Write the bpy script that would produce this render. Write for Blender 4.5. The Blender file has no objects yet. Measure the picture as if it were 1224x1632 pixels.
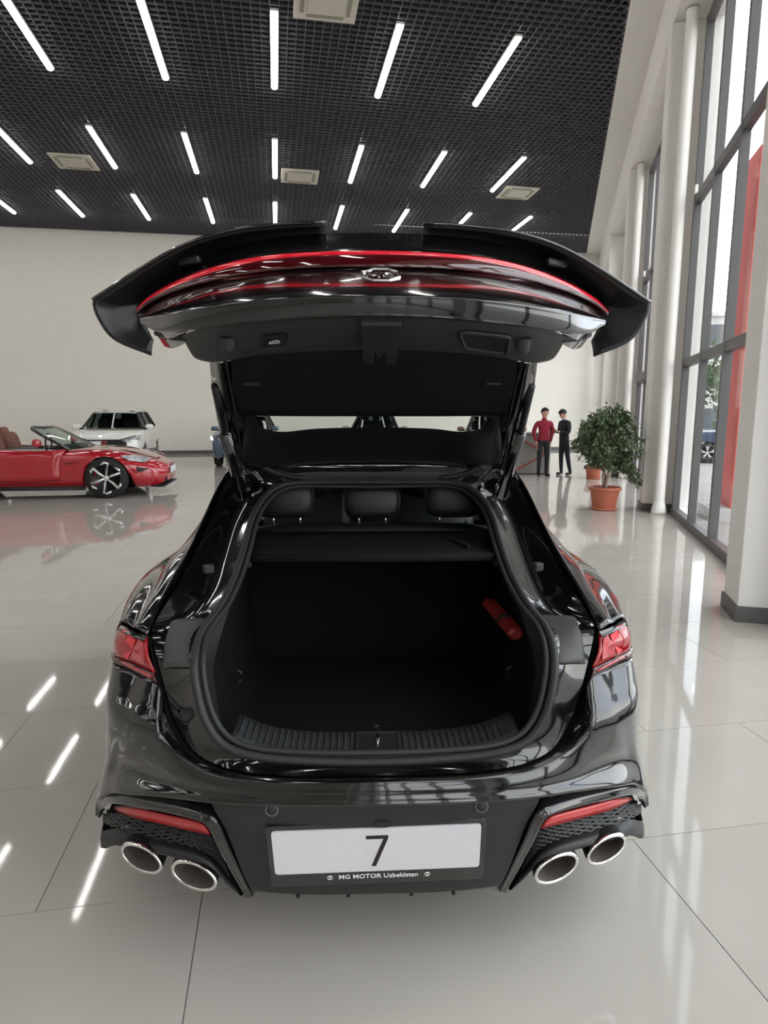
import bpy, bmesh, math, random
from mathutils import Vector, Matrix
random.seed(7)
V = Vector
scene = bpy.context.scene
COL = scene.collection
# ------------------------------------------------------------------ camera
F, PITCH, CAMH = 1000.0, math.radians(8.9), 1.65
CP, SP = math.cos(PITCH), math.sin(PITCH)
cd = bpy.data.cameras.new('camera'); cam = bpy.data.objects.new('camera', cd); COL.objects.link(cam)
cd.sensor_fit = 'VERTICAL'; cd.sensor_height = 36.0; cd.lens = 36.0*F/1632.0
cd.clip_start = 0.05; cd.clip_end = 400
cam.location = (0, 0, CAMH); cam.rotation_euler = (math.pi/2-PITCH, 0, 0)
scene.camera = cam
# ------------------------------------------------------------------ world (bright, thinly clouded sky)
wd = bpy.data.worlds.new('sky'); scene.world = wd; wd.use_nodes = True
nt = wd.node_tree; nt.nodes.clear()
wo = nt.nodes.new('ShaderNodeOutputWorld'); bg = nt.nodes.new('ShaderNodeBackground')
tc = nt.nodes.new('ShaderNodeTexCoord'); nz = nt.nodes.new('ShaderNodeTexNoise'); rp = nt.nodes.new('ShaderNodeValToRGB')
nz.inputs['Scale'].default_value = 3.0; nz.inputs['Detail'].default_value = 6; nz.inputs['Roughness'].default_value = .6
rp.color_ramp.elements[0].position = .40; rp.color_ramp.elements[0].color = (.80, .86, .97, 1)
rp.color_ramp.elements[1].position = .62; rp.color_ramp.elements[1].color = (1, .965, .91, 1)
nt.links.new(tc.outputs['Generated'], nz.inputs['Vector']); nt.links.new(nz.outputs['Fac'], rp.inputs['Fac'])
nt.links.new(rp.outputs['Color'], bg.inputs['Color']); nt.links.new(bg.outputs[0], wo.inputs[0])
SKY, LAMP = 4.9, 17.0
bg.inputs['Strength'].default_value = SKY
scene.view_settings.view_transform = 'Standard'; scene.view_settings.look = 'None'
scene.view_settings.exposure = 0.0; scene.view_settings.gamma = 1.0; scene.view_settings.use_curve_mapping = False

# ------------------------------------------------------------------ materials
MATS = {}
def mat(name, color, rough=.5, metal=0, coat=0, spec=.5, noise=0, nscale=40, bump=0, emit=0, trans=0, ior=1.45, bscale=None, ndetail=4):
    if name in MATS: return MATS[name]
    m = bpy.data.materials.new(name); m.use_nodes = True; n = m.node_tree.nodes; l = m.node_tree.links
    b = n['Principled BSDF']; c = tuple(color)+(1,)
    b.inputs['Base Color'].default_value = c; b.inputs['Roughness'].default_value = rough
    b.inputs['Metallic'].default_value = metal; b.inputs['Coat Weight'].default_value = coat; b.inputs['Coat Roughness'].default_value = .02
    b.inputs['Specular IOR Level'].default_value = spec; b.inputs['IOR'].default_value = ior
    b.inputs['Transmission Weight'].default_value = trans
    if emit: b.inputs['Emission Color'].default_value = c; b.inputs['Emission Strength'].default_value = emit
    if noise or bump:
        t = n.new('ShaderNodeTexCoord'); x = n.new('ShaderNodeTexNoise'); x.inputs['Scale'].default_value = nscale; x.inputs['Detail'].default_value = ndetail
        l.new(t.outputs['Object'], x.inputs['Vector'])
        if noise:
            r = n.new('ShaderNodeValToRGB')
            r.color_ramp.elements[0].position = .3; r.color_ramp.elements[1].position = .7
            r.color_ramp.elements[0].color = tuple(v*(1-noise) for v in color)+(1,); r.color_ramp.elements[1].color = tuple(min(1, v*(1+noise)) for v in color)+(1,)
            l.new(x.outputs['Fac'], r.inputs['Fac']); l.new(r.outputs['Color'], b.inputs['Base Color'])
        if bump:
            y = x
            if bscale:
                y = n.new('ShaderNodeTexNoise'); y.inputs['Scale'].default_value = bscale; y.inputs['Detail'].default_value = 2; l.new(t.outputs['Object'], y.inputs['Vector'])
            u = n.new('ShaderNodeBump'); u.inputs['Strength'].default_value = bump; u.inputs['Distance'].default_value = .01
            l.new(y.outputs['Fac'], u.inputs['Height']); l.new(u.outputs['Normal'], b.inputs['Normal'])
    MATS[name] = m; return m
def pane_mat(name, tint, refl=.5, base=.05):
    m = bpy.data.materials.new(name); m.use_nodes = True; n = m.node_tree.nodes; l = m.node_tree.links; n.clear()
    o = n.new('ShaderNodeOutputMaterial'); mx = n.new('ShaderNodeMixShader'); t = n.new('ShaderNodeBsdfTransparent'); g = n.new('ShaderNodeBsdfGlossy')
    lw = n.new('ShaderNodeLayerWeight'); lw.inputs['Blend'].default_value = .5       # same from both sides of the pane
    pw = n.new('ShaderNodeMath'); pw.operation = 'POWER'; pw.inputs[1].default_value = 5.0
    ma = n.new('ShaderNodeMath'); ma.operation = 'MULTIPLY_ADD'; ma.inputs[1].default_value = refl; ma.inputs[2].default_value = base
    t.inputs[0].default_value = tuple(tint)+(1,); g.inputs['Roughness'].default_value = .01
    l.new(lw.outputs['Facing'], pw.inputs[0]); l.new(pw.outputs[0], ma.inputs[0])
    l.new(ma.outputs[0], mx.inputs[0]); l.new(t.outputs[0], mx.inputs[1]); l.new(g.outputs[0], mx.inputs[2]); l.new(mx.outputs[0], o.inputs[0])
    MATS[name] = m; return m
paint = mat('black_paint', (.003, .003, .0035), .12, coat=1, noise=.15, nscale=300)
gloss = mat('gloss_black', (.006, .006, .007), .08, coat=1, noise=.1, nscale=200)
plastic = mat('grained_plastic', (.017, .0175, .0185), .48, noise=.2, nscale=500, bump=.12)
darkplastic = mat('dark_plastic', (.011, .011, .012), .55, noise=.2, nscale=500, bump=.1)
wingmat = mat('wing_satin_black', (.008, .008, .009), .35, noise=.15, nscale=300)
carpet = mat('boot_carpet', (.008, .008, .009), .95, spec=.1, noise=.4, nscale=900, bump=.4)
fabric = mat('shelf_fabric', (.012, .012, .012), .95, spec=.1, noise=.35, nscale=700, bump=.3)
leather = mat('black_leather', (.012, .012, .013), .38, noise=.2, nscale=300, bump=.15)
rubber = mat('seal_rubber', (.020, .021, .022), .55, noise=.2, nscale=300)
dark = mat('gap_black', (.002, .002, .002), .8, noise=.1)
chrome = mat('chrome', (.80, .79, .77), .12, metal=1, noise=.03, nscale=80)
steel = mat('steel_inner', (.25, .24, .24), .3, metal=1, noise=.3, nscale=60)
redlens = mat('red_lens', (.30, .005, .010), .08, coat=1, noise=.08, nscale=120)
redbright = mat('red_light_line', (.70, .012, .03), .15, coat=1, noise=.05, nscale=120)
redclear = mat('red_clear_lens', (.46, .07, .08), .08, coat=1, noise=.25, nscale=60)
reddark = mat('dark_red_lens', (.05, .002, .004), .06, coat=1, noise=.1, nscale=100)
reflred = mat('reflector_red', (.50, .03, .035), .3, noise=.1, nscale=200, coat=.5)
whiteplate = mat('plate_white', (.66, .66, .70), .35, noise=.02, nscale=50)
ink = mat('plate_ink', (.015, .006, .012), .5, noise=.1)
print_white = mat('print_white', (.75, .75, .75), .5, noise=.03)
white = mat('wall_paint', (.80, .775, .72), .85, spec=.2, noise=.015, nscale=3, bump=.02, bscale=200)
whitebeam = mat('beam_paint', (.80, .78, .75), .8, spec=.2, noise=.015, nscale=3)
skirt = mat('skirting_grey', (.11, .105, .105), .5, noise=.1, nscale=60)
alu = mat('window_aluminium', (.085, .083, .085), .42, noise=.1, nscale=90, spec=.5)
glass = pane_mat('window_glass', (.96, .975, .97), .45, .03)
cargl = pane_mat('car_glass', (.62, .74, .70), .6, .05)
suvglass = pane_mat('dark_car_glass', (.30, .35, .34), .4, .025)
gateglass = pane_mat('tailgate_glass', (.86, .90, .87), .2, .03)
gridmat = mat('ceiling_grid', (.13, .13, .145), .5, noise=.1, nscale=10)
plenum = mat('ceiling_void', (.018, .018, .022), .9, noise=.2, nscale=2)
lampmat = mat('lamp_diffuser', (1, .97, .935), .5, emit=LAMP)
acmat = mat('aircon_cream', (.62, .59, .50), .5, noise=.03, nscale=20)
acdark = mat('aircon_slot', (.30, .28, .22), .6, noise=.05)
grout = mat('tile_grout', (.16, .155, .145), .8, noise=.15, nscale=30)
tile_m = mat('polished_tile', (.465, .438, .40), .045, spec=.55, noise=.045, nscale=1.6, bump=.014, bscale=5.5, ndetail=8)
terracotta = mat('terracotta', (.42, .125, .075), .5, noise=.08, nscale=20)
soil = mat('soil', (.03, .02, .015), .95, noise=.4)
bark = mat('bark', (.30, .23, .17), .85, noise=.3, nscale=30, bump=.3)
leafm = mat('ficus_leaf', (.07, .105, .05), .32, noise=.55, nscale=6)
redcar = mat('red_paint', (.38, .010, .020), .14, coat=1, noise=.06, nscale=200)
whitecar = mat('white_paint', (.78, .78, .76), .15, coat=1, noise=.02, nscale=100)
bluecar = mat('steel_blue_paint', (.05, .08, .14), .15, coat=1, noise=.1, nscale=100)
silvercar = mat('silver_paint', (.30, .32, .34), .2, metal=.5, coat=1, noise=.1, nscale=100)
bronzecar = mat('bronze_paint', (.16, .07, .05), .2, metal=.3, coat=1, noise=.1, nscale=100)
tyre = mat('tyre_rubber', (.012, .012, .012), .75, noise=.3, nscale=60)
rimdark = mat('rim_black', (.02, .02, .02), .3, noise=.1, metal=.5)
rimwhite = mat('rim_silver', (.75, .75, .74), .25, metal=.7, noise=.03)
tan = mat('tan_leather', (.17, .06, .04), .5, noise=.15, nscale=30)
headlamp = mat('headlamp_clear', (.55, .57, .6), .08, metal=.4, noise=.5, nscale=12)
skin = mat('skin', (.55, .32, .24), .55, noise=.06, nscale=15)
hairm = mat('hair', (.012, .009, .008), .6, noise=.4, nscale=60)
sweater = mat('red_knit', (.22, .012, .028), .9, noise=.15, nscale=40, bump=.3)
trouser = mat('dark_trousers', (.012, .012, .016), .85, noise=.2, nscale=30)
suit = mat('dark_suit', (.012, .013, .020), .8, noise=.2, nscale=30)
shirt = mat('white_shirt', (.75, .75, .77), .8, noise=.04)
shoem = mat('shoe_leather', (.012, .010, .010), .35, noise=.2)
deskm = mat('desk_grey', (.24, .235, .23), .5, noise=.06, nscale=8)
strapm = mat('desk_red', (.55, .06, .03), .5, noise=.08, nscale=20)
asphalt = mat('outside_paving', (.30, .29, .28), .9, noise=.15, nscale=4)
redpanel = mat('outside_red_panel', (.55, .075, .06), .55, noise=.08, nscale=3)
facade = mat('outside_facade', (.42, .41, .40), .8, noise=.08, nscale=2)
facwin = mat('outside_window', (.05, .06, .07), .15, noise=.2, nscale=2)
treem = mat('outside_leaf', (.05, .09, .03), .8, noise=.5, nscale=5)

# ------------------------------------------------------------------ helpers
def link(name, me, m, parent=None, smooth=True):
    o = bpy.data.objects.new(name, me); COL.objects.link(o)
    if m is not None and not me.materials: me.materials.append(m)
    if smooth:
        for p in me.polygons: p.use_smooth = True
    if parent is not None:
        o.parent = parent
        if 'world' in parent.keys(): o.matrix_parent_inverse = Matrix.Translation(-parent.location)
    return o
def mesh(name, vs, fs, m, parent=None, smooth=True, solid=0, bevel=0, off=0, sub=0):
    me = bpy.data.meshes.new(name); me.from_pydata([tuple(v) for v in vs], [], fs); me.update()
    bm = bmesh.new(); bm.from_mesh(me); bmesh.ops.remove_doubles(bm, verts=bm.verts, dist=1e-5); bmesh.ops.recalc_face_normals(bm, faces=bm.faces); bm.to_mesh(me); bm.free()
    o = link(name, me, m, parent, smooth)
    if solid:
        s = o.modifiers.new('solid', 'SOLIDIFY'); s.thickness = solid; s.offset = off
    if bevel:
        b = o.modifiers.new('bevel', 'BEVEL'); b.width = bevel; b.segments = 2; b.limit_method = 'ANGLE'
    if sub:
        b = o.modifiers.new('sub', 'SUBSURF'); b.levels = sub; b.render_levels = sub
    return o
def thing(name, label, cat, loc=(0, 0, 0), rz=0, group=None, world=False):
    o = bpy.data.objects.new(name, None); COL.objects.link(o); o.empty_display_size = .1
    o.location = loc; o.rotation_euler = (0, 0, rz)
    if world: o['world'] = 1
    return tag(o, label, cat, group)
def tag(o, label, cat, group=None):
    o['label'] = label; o['category'] = cat
    if group: o['group'] = group
    return o
def struct(o):
    o['kind'] = 'structure'; return o
def stuff(o):
    o['kind'] = 'stuff'; return o
def copy_tree(o, parent=None):
    c = o.copy(); COL.objects.link(c)
    if parent is not None: c.parent = parent
    for ch in list(o.children): copy_tree(ch, c)
    return c
class MB:
    def __init__(s): s.v = []; s.f = []
    def add(s, vs, fs):
        b = len(s.v); s.v += [V(v) for v in vs]; s.f += [tuple(i+b for i in f) for f in fs]; return s
    def box(s, c, d, rz=0, M=None):
        hx, hy, hz = d[0]/2, d[1]/2, d[2]/2
        vs = [V((x, y, z)) for z in (-hz, hz) for x, y in ((-hx, -hy), (hx, -hy), (hx, hy), (-hx, hy))]
        R = Matrix.Rotation(rz, 3, 'Z') if M is None else M
        return s.add([R @ v + V(c) for v in vs], [(3, 2, 1, 0), (4, 5, 6, 7), (0, 1, 5, 4), (1, 2, 6, 5), (2, 3, 7, 6), (3, 0, 4, 7)])
    def hexa(s, p):   # 8 corner points, bottom 4 then top 4
        return s.add(p, [(3, 2, 1, 0), (4, 5, 6, 7), (0, 1, 5, 4), (1, 2, 6, 5), (2, 3, 7, 6), (3, 0, 4, 7)])
    def loft(s, rows, closed=False, cap=False):
        n = len(rows[0]); b = len(s.v)
        for r in rows: s.v += [V(p) for p in r]
        for i in range(len(rows)-1):
            for j in range(n if closed else n-1):
                k = (j+1) % n
                s.f.append((b+i*n+j, b+i*n+k, b+(i+1)*n+k, b+(i+1)*n+j))
        if cap:
            s.f.append(tuple(b+j for j in range(n))[::-1]); s.f.append(tuple(b+(len(rows)-1)*n+j for j in range(n)))
        return s
    def tube(s, pts, r, n=8, closed=False, cap=True, flat=1.0, up=V((0, 0, 1))):
        pts = [V(p) for p in pts]; rows = []; N = len(pts)
        rr = r if isinstance(r, (list, tuple)) else [r]*N
        for i, p in enumerate(pts):
            a = pts[(i-1) % N] if (closed or i > 0) else p; c = pts[(i+1) % N] if (closed or i < N-1) else p
            t = (c-a).normalized(); u = t.cross(up)
            if u.length < 1e-3: u = t.cross(V((0, 1, 0)))
            u.normalize(); w = u.cross(t)
            rows.append([p+(u*math.cos(q)+w*math.sin(q)*flat)*rr[i] for q in [2*math.pi*k/n for k in range(n)]])
        if closed: rows.append(rows[0])
        return s.loft(rows, True, cap and not closed)
    def lathe(s, prof, c, axis='Z', n=24, sx=1, sy=1):
        rows = []
        for r, h in prof:
            row = []
            for k in range(n):
                q = 2*math.pi*k/n; x, y = r*math.cos(q)*sx, r*math.sin(q)*sy
                p = {'Z': V((x, y, h)), 'Y': V((x, h, y)), 'X': V((h, x, y))}[axis]
                row.append(p+V(c))
            rows.append(row)
        return s.loft(rows, True)
    def prism(s, poly, d):     # polygon extruded by vector d
        n = len(poly); d = V(d); vs = [V(p) for p in poly]+[V(p)+d for p in poly]
        return s.add(vs, [tuple(range(n))[::-1], tuple(range(n, 2*n))]+[(i, (i+1) % n, n+(i+1) % n, n+i) for i in range(n)])
    def out(s, name, m, parent=None, smooth=False, **k): return mesh(name, s.v, s.f, m, parent, smooth, **k)
def cr(pts, n, closed=False):
    pts = [V(p) for p in pts]; N = len(pts); out = []
    for i in range(N if closed else N-1):
        g = (lambda j: pts[j % N]) if closed else (lambda j: pts[max(0, min(N-1, j))])
        a, b, c, d = g(i-1), g(i), g(i+1), g(i+2)
        if not closed and i == 0: a = 2*b-c
        if not closed and i == N-2: d = 2*c-b
        for k in range(n):
            t = k/n
            out.append(.5*((2*b)+(c-a)*t+(2*a-5*b+4*c-d)*t*t+(3*b-a-3*c+d)*t**3))
    if not closed: out.append(pts[-1])
    return out
def patch(rows, nu=4, nv=4):
    R = [cr(r, nu) for r in rows]; n = len(R[0])
    cols = [cr([r[j] for r in R], nv) for j in range(n)]
    return [[cols[j][i] for j in range(n)] for i in range(len(cols[0]))]
def text_mesh(name, s, size, m, parent, M, extrude=.001, align='CENTER', bold=0):
    cu = bpy.data.curves.new(name, 'FONT'); cu.body = s; cu.size = size; cu.align_x = align; cu.align_y = 'CENTER'; cu.extrude = extrude; cu.offset = bold; cu.resolution_u = 3
    t = bpy.data.objects.new(name, cu); COL.objects.link(t)
    dg = bpy.context.evaluated_depsgraph_get(); me = bpy.data.meshes.new_from_object(t.evaluated_get(dg))
    bpy.data.objects.remove(t); me.transform(M); me.materials.clear()
    return link(name, me, m, parent, False)
def ordinal(i): return ['first', 'second', 'third', 'fourth', 'fifth', 'sixth', 'seventh', 'eighth', 'ninth', 'tenth', 'eleventh', 'twelfth', 'thirteenth', 'fourteenth', 'fifteenth', 'sixteenth', 'seventeenth', 'eighteenth'][i]

# ------------------------------------------------------------------ hall frame: r across, s along the hall; d along the window wall
ER, ES = V((.9859, .1675, 0)), V((-.1675, .9859, 0)); HROT = math.atan2(.1675, .9859)
def RS(r, s, z=0): return ER*r+ES*s+V((0, 0, z))
EW, EN, P0 = V((.2652, .9642, 0)), V((-.9642, .2652, 0)), V((1.986, 0, 0)); WROT = math.atan2(.9642, .2652)
def WD(d, off, z=0): return P0+EW*d+EN*off+V((0, 0, z))
CZ, S_BACK, S_REAR, R_LEFT = 8.65, 27.25, -9.6, -19.5
def wall_d_at_s(s):          # d where the window wall meets hall coordinate s
    return (s-P0.dot(ES))/EW.dot(ES)
def wall_r_at_s(s, off=0): d = wall_d_at_s(s); return (P0+EW*d+EN*off).dot(ER)
DB, DR = wall_d_at_s(S_BACK), wall_d_at_s(S_REAR)

# floor: grout bed and single tiles (running bond, third offset)
c = [RS(R_LEFT, S_REAR), WD(DR, 0), WD(DB, 0), RS(R_LEFT, S_BACK)]
mb = MB(); mb.prism([p+V((0, 0, -.05)) for p in c], (0, 0, .047)); floor = struct(mb.out('floor', grout))
TW, TH, G = 1.631, .77, .0035
def clip_poly(poly):
    # keep r>R_LEFT, s<S_BACK, s>S_REAR, inside window wall
    for nrm, k in ((ER, R_LEFT), (-ES, -S_BACK), (ES, S_REAR), (EN, P0.dot(EN))):
        res = []
        for i in range(len(poly)):
            a, b = poly[i], poly[(i+1) % len(poly)]; da, db = a.dot(nrm)-k, b.dot(nrm)-k
            if da >= 0: res.append(a)
            if da*db < 0: res.append(a+(b-a)*(da/(da-db)))
        poly = res
        if len(poly) < 3: return []
    return poly
tiles = []
s0 = 2.04
for i in range(-16, 34):
    s = s0+i*TH
    off = -.296 + (.5437 if i >= 0 else 0)*0
    r0 = -.296 - (i+1)*.5437
    r0 -= math.floor((r0-R_LEFT)/TW+1)*TW
    k = 0
    while r0+k*TW < 16:
        r = r0+k*TW; k += 1
        q = clip_poly([RS(r+G/2, s+G/2), RS(r+TW-G/2, s+G/2), RS(r+TW-G/2, s+TH-G/2), RS(r+G/2, s+TH-G/2)])
        if len(q) >= 3: tiles.append((q, (sum(q, V())/len(q))))
def proj(p):
    z = p.y*CP-(p.z-CAMH)*SP
    if z < .2: return None
    return 612+F*p.x/z, 816-F*(p.y*SP+(p.z-CAMH)*CP)/z, z
def tkey(t):
    q = proj(t[1]); inview = q is not None and -250 < q[0] < 1474 and q[1] < 1900
    return (0 if inview else 1, t[1].length)
tiles.sort(key=tkey)
full_me = None; rest = MB()
for n, (q, cen) in enumerate(tiles):
    if n < 300:
        w = (q[1]-q[0]).length
        if len(q) == 4 and abs(w-(TW-G)) < 1e-4 and abs((q[3]-q[0]).length-(TH-G)) < 1e-4:
            if full_me is None:
                m0 = MB(); m0.box((0, 0, -.0025), (TW-G, TH-G, .005)); full_me = m0.out('floor_tile', tile_m, floor)
                o = full_me
            else:
                o = bpy.data.objects.new('floor_tile', full_me.data); COL.objects.link(o); o.parent = floor
            o.location = cen; o.rotation_euler = (0, 0, HROT)
        else:
            m0 = MB(); m0.prism([p-V((0, 0, .005)) for p in q], (0, 0, .005)); m0.out('floor_tile', tile_m, floor)
    else: rest.prism([p-V((0, 0, .005)) for p in q], (0, 0, .005))
stuff(rest.out('floor_tiles_beyond', tile_m, floor))

# walls
def slab(name, a, b, z0, z1, t, m=white):
    d = (b-a).normalized(); n = V((d.y, -d.x, 0))*t
    mb = MB(); mb.hexa([a+V((0, 0, z0)), b+V((0, 0, z0)), b+n+V((0, 0, z0)), a+n+V((0, 0, z0)), a+V((0, 0, z1)), b+V((0, 0, z1)), b+n+V((0, 0, z1)), a+n+V((0, 0, z1))])
    return struct(mb.out(name, m))
slab('wall_back', RS(R_LEFT, S_BACK), WD(DB, 0), -.05, 9.4, -.2)
slab('wall_left', RS(R_LEFT, S_REAR), RS(R_LEFT, S_BACK), -.05, 9.4, -.2)
slab('wall_rear', WD(DR, 0), RS(R_LEFT, S_REAR), -.05, 9.4, -.2)
slab('baseboard_back', RS(R_LEFT, S_BACK-.02), WD(DB, 0)-ES*.02, 0, .14, -.015, skirt)
slab('baseboard_left', RS(R_LEFT+.02, S_REAR), RS(R_LEFT+.02, S_BACK), 0, .14, -.015, skirt)
# ceiling: void above, grid of bars, white strip along the windows
SOFF = 1.02
cc = [RS(R_LEFT-.2, S_REAR-.2), WD(DR, -.3), WD(DB, -.3), RS(R_LEFT-.2, S_BACK+.2)]
mb = MB(); mb.prism([p+V((0, 0, 9.4)) for p in cc], (0, 0, .1)); ceiling = struct(mb.out('ceiling', plenum))
mb = MB(); PIT = .162; BH = .04; BT = .010
n = int((15+19.5)/PIT)
for i in range(n):                           # bars along the hall
    r = .15+PIT/2+PIT*(i-int(19.6/PIT))
    # end at soffit line
    # r of soffit edge as function of s -> solve s for this r
    rr0, rr1 = wall_r_at_s(S_REAR, SOFF), wall_r_at_s(S_BACK, SOFF)
    if r < R_LEFT or r > rr1: continue
    sa = S_REAR if r < rr0 else S_REAR+(r-rr0)/(rr1-rr0)*(S_BACK-S_REAR)
    a, b = RS(r, sa), RS(r, S_BACK); mid = (a+b)/2
    mb.box((mid.x, mid.y, CZ+BH/2), (BT, (b-a).length, BH), HROT)
n = int((S_BACK-S_REAR)/PIT)
for i in range(n):
    s = S_BACK-PIT*(i+.5); a, b = RS(R_LEFT, s), RS(wall_r_at_s(s, SOFF), s); mid = (a+b)/2
    mb.box((mid.x, mid.y, CZ+BH/2), ((b-a).length, BT, BH), HROT)
stuff(mb.out('ceiling_grid', gridmat, ceiling))
mb = MB(); mb.hexa([WD(DR, 0, CZ-.02), WD(DB, 0, CZ-.02), WD(DB, SOFF, CZ-.02), WD(DR, SOFF, CZ-.02), WD(DR, 0, CZ+.3), WD(DB, 0, CZ+.3), WD(DB, SOFF, CZ+.3), WD(DR, SOFF, CZ+.3)])
struct(mb.out('trim_1', whitebeam))
# window wall: beam, piers, bays of mullions and panes
mb = MB(); mb.hexa([WD(DR, -.25, 7.6), WD(DB, -.25, 7.6), WD(DB, .45, 7.6), WD(DR, .45, 7.6), WD(DR, -.25, 9.4), WD(DB, -.25, 9.4), WD(DB, .45, 9.4), WD(DR, .45, 9.4)])
struct(mb.out('wall_right', whitebeam))
def wbox(mb, d0, d1, o0, o1, z0, z1):
    mb.hexa([WD(d0, o0, z0), WD(d0, o1, z0), WD(d1, o1, z0), WD(d1, o0, z0), WD(d0, o0, z1), WD(d0, o1, z1), WD(d1, o1, z1), WD(d1, o0, z1)]); return mb
BAY = 6.07
bays = []
for k in range(-3, 5):
    d = 4.90+BAY*k
    if d < DR or d > DB: continue
    o = struct(wbox(MB(), d, d+.43, -.25, .472, 0, 7.6).out('wall_right', whitebeam))
    o.modifiers.new('b', 'BEVEL').width = .006
    bb = MB(); wbox(bb, d-.015, d+.445, -.2, .487, 0, .13); bb.out('skirting', skirt, o)
    a, b = d+.43, min(d+BAY, DB-.05)
    bays.append((a, b, k))
bays.append((DR+.05, 4.90-BAY*2, -3))
wn = 0
for a, b, k in bays:
    if b < -7:
        struct(wbox(MB(), a, b, -.25, 0, 0, 7.6).out('wall_right', white)); continue
    wn += 1; root = bpy.data.objects.new('window_%d' % wn, None); COL.objects.link(root); root['kind'] = 'structure'; root.location = (0, 0, 0)
    # white reveals beside jambs
    if b-a > 5: b2 = b-.32
    else: b2 = b-.05
    wbox(MB(), b2, b, -.22, .0, 0, 7.6).out('reveal', whitebeam, root)
    nb = max(1, round((b2-a)/1.27)); st = (b2-a-.13)/nb; xs = [a+.065+st*i for i in range(nb+1)]
    for x in xs: wbox(MB(), x-.045, x+.045, -.05, .05, .12, 7.42).out('mullion', alu, root)
    zs = [.06, 2.44, 4.87, 7.36]
    for i, z in enumerate(zs):
        wbox(MB(), a, b2, -.05, .045 if i else .06, z-.06, z+.06).out('transom' if i else 'sill', alu, root)
    wbox(MB(), a, b2, -.2, 0, 7.42, 7.6).out('lintel', whitebeam, root)
    for i in range(nb):
        for j in range(3):
            wbox(MB(), xs[i]+.04, xs[i+1]-.04, -.045, -.035, zs[j]+.055, zs[j+1]-.055).out('pane', glass, root)
    if k == 1:
        wbox(MB(), a+2.5, a+4.3, .03, .2, 2.38, 2.55).out('door_operator', alu, root)
# slim bracket boxes on the jamb
for d, z in ((10.55, 4.95), (16.6, 4.95)):
    o = wbox(MB(), d-.05, d+.05, .02, .06, z, z+.13).out('wall_bracket', whitebeam, None, bevel=.006)
    tag(o, 'small white bracket box on the %s dark window frame' % ('nearer' if d < 12 else 'farther'), 'bracket')
# white steel pipes standing in front of the far piers
for d, lab in ((10.72, 'white round pipe column with flared foot beside the nearer window'), (10.72+BAY, 'white round pipe column with flared foot beside the farther window')):
    p = WD(d-.05, .24); t = thing('pipe_column', lab, 'column', p, 0, 'pipe columns by the windows')
    MB().lathe([(.085, .15), (.085, 7.58)], (0, 0, 0), n=20).out('shaft', whitebeam, t, True)
    MB().lathe([(.0, 0), (.125, 0), (.12, .05), (.09, .2), (.086, .22)], (0, 0, 0), n=20).out('foot', whitebeam, t, True)

# ------------------------------------------------------------------ ceiling lights and cassettes
def light_proto():
    t = thing('linear_light', 'x', 'ceiling light')
    L = 2.66
    MB().box((0, 0, .035), (.15, L, .05)).out('housing', whitebeam, t, bevel=.01)
    for sgn in (-1, 1):
        mb = MB(); rows = []
        for y in (-L/4+.012, -L/4+.03, L/4-.03, L/4-.012):
            w = .066 if abs(y) < L/4-.02 else .045
            rows.append([V((w*math.cos(q), y+sgn*L/4, -.05*abs(math.sin(q))*(1 if w > .05 else .7)+.01)) for q in [math.pi*k/8 for k in range(9)]])
        mb.loft(rows, False); mb.out('diffuser', lampmat, t, True)
    MB().box((0, 0, -.005), (.1, .03, .05)).out('joint', whitebeam, t)
    return t
rows_s = [(12.45+15.05)/2, (17.7+20.42)/2, (22.6+25.4)/2]; rows_s = [rows_s[0]-5.15*k for k in (4, 3, 2, 1)]+rows_s
rname = {4: 'nearest overhead row', 5: 'middle row', 6: 'farthest row near the back wall'}
proto = None
for ri, s in enumerate(rows_s):
    rmax = wall_r_at_s(s-1.4, SOFF)-.3
    rs_ = [.15+2.265*k for k in range(-8, 7) if .15+2.265*k < rmax]
    vis = []
    for r in rs_:
        q = [proj(RS(r, s+e, CZ)) for e in (-1.33, 1.33)]
        v = any(x is not None and 0 <= x[0] <= 1224 and 0 <= x[1] for x in q)
        vis.append(v)
    cnt = 0; nv = sum(vis)
    for r, v in zip(rs_, vis):
        if proto is None: proto = light_proto(); o = proto
        else: o = copy_tree(proto)
        o.location = RS(r*.9925, s*.9925, CZ-.065); o.rotation_euler = (0, 0, HROT)
        if v:
            tag(o, 'white linear ceiling light, %s from the left in the %s' % (ordinal(cnt), rname.get(ri, 'row overhead')), 'ceiling light', 'linear ceiling lights'); cnt += 1
        elif ri >= 4: tag(o, 'white linear ceiling light left of the picture in the %s' % rname[ri], 'ceiling light', 'linear ceiling lights left of the %s' % rname[ri])
        else: tag(o, 'white linear ceiling light above and behind the viewpoint', 'ceiling light', 'linear ceiling lights behind the viewpoint')
def cassette(r, s, label, w=1.1):
    t = thing('ceiling_cassette', label, 'air conditioner', RS(r, s, CZ), HROT, 'ceiling air conditioners')
    MB().box((0, 0, -.02), (w, w*.98, .04)).out('panel', acmat, t, bevel=.012)
    MB().box((0, 0, -.045), (w*.56, w*.56, .02)).out('grille', acmat, t, bevel=.01)
    for k in range(4):
        q = k*math.pi/2; R = Matrix.Rotation(q, 3, 'Z'); mb = MB(); mb.box(R @ V((0, w*.37, -.045)), (w*.6, .07, .014), M=R); mb.out('louvre', acdark, t)
cassette(1.03, 11.96, 'cream ceiling cassette cut by the top edge of the picture')
cassette(-5.4, 20.1, 'cream square ceiling cassette at the left, above the white wall')
cassette(.88, 20.15, 'cream square ceiling cassette beside a light in the middle of the ceiling')
cassette(7.80, 20.4, 'cream square ceiling cassette at the right, behind a light')

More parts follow.
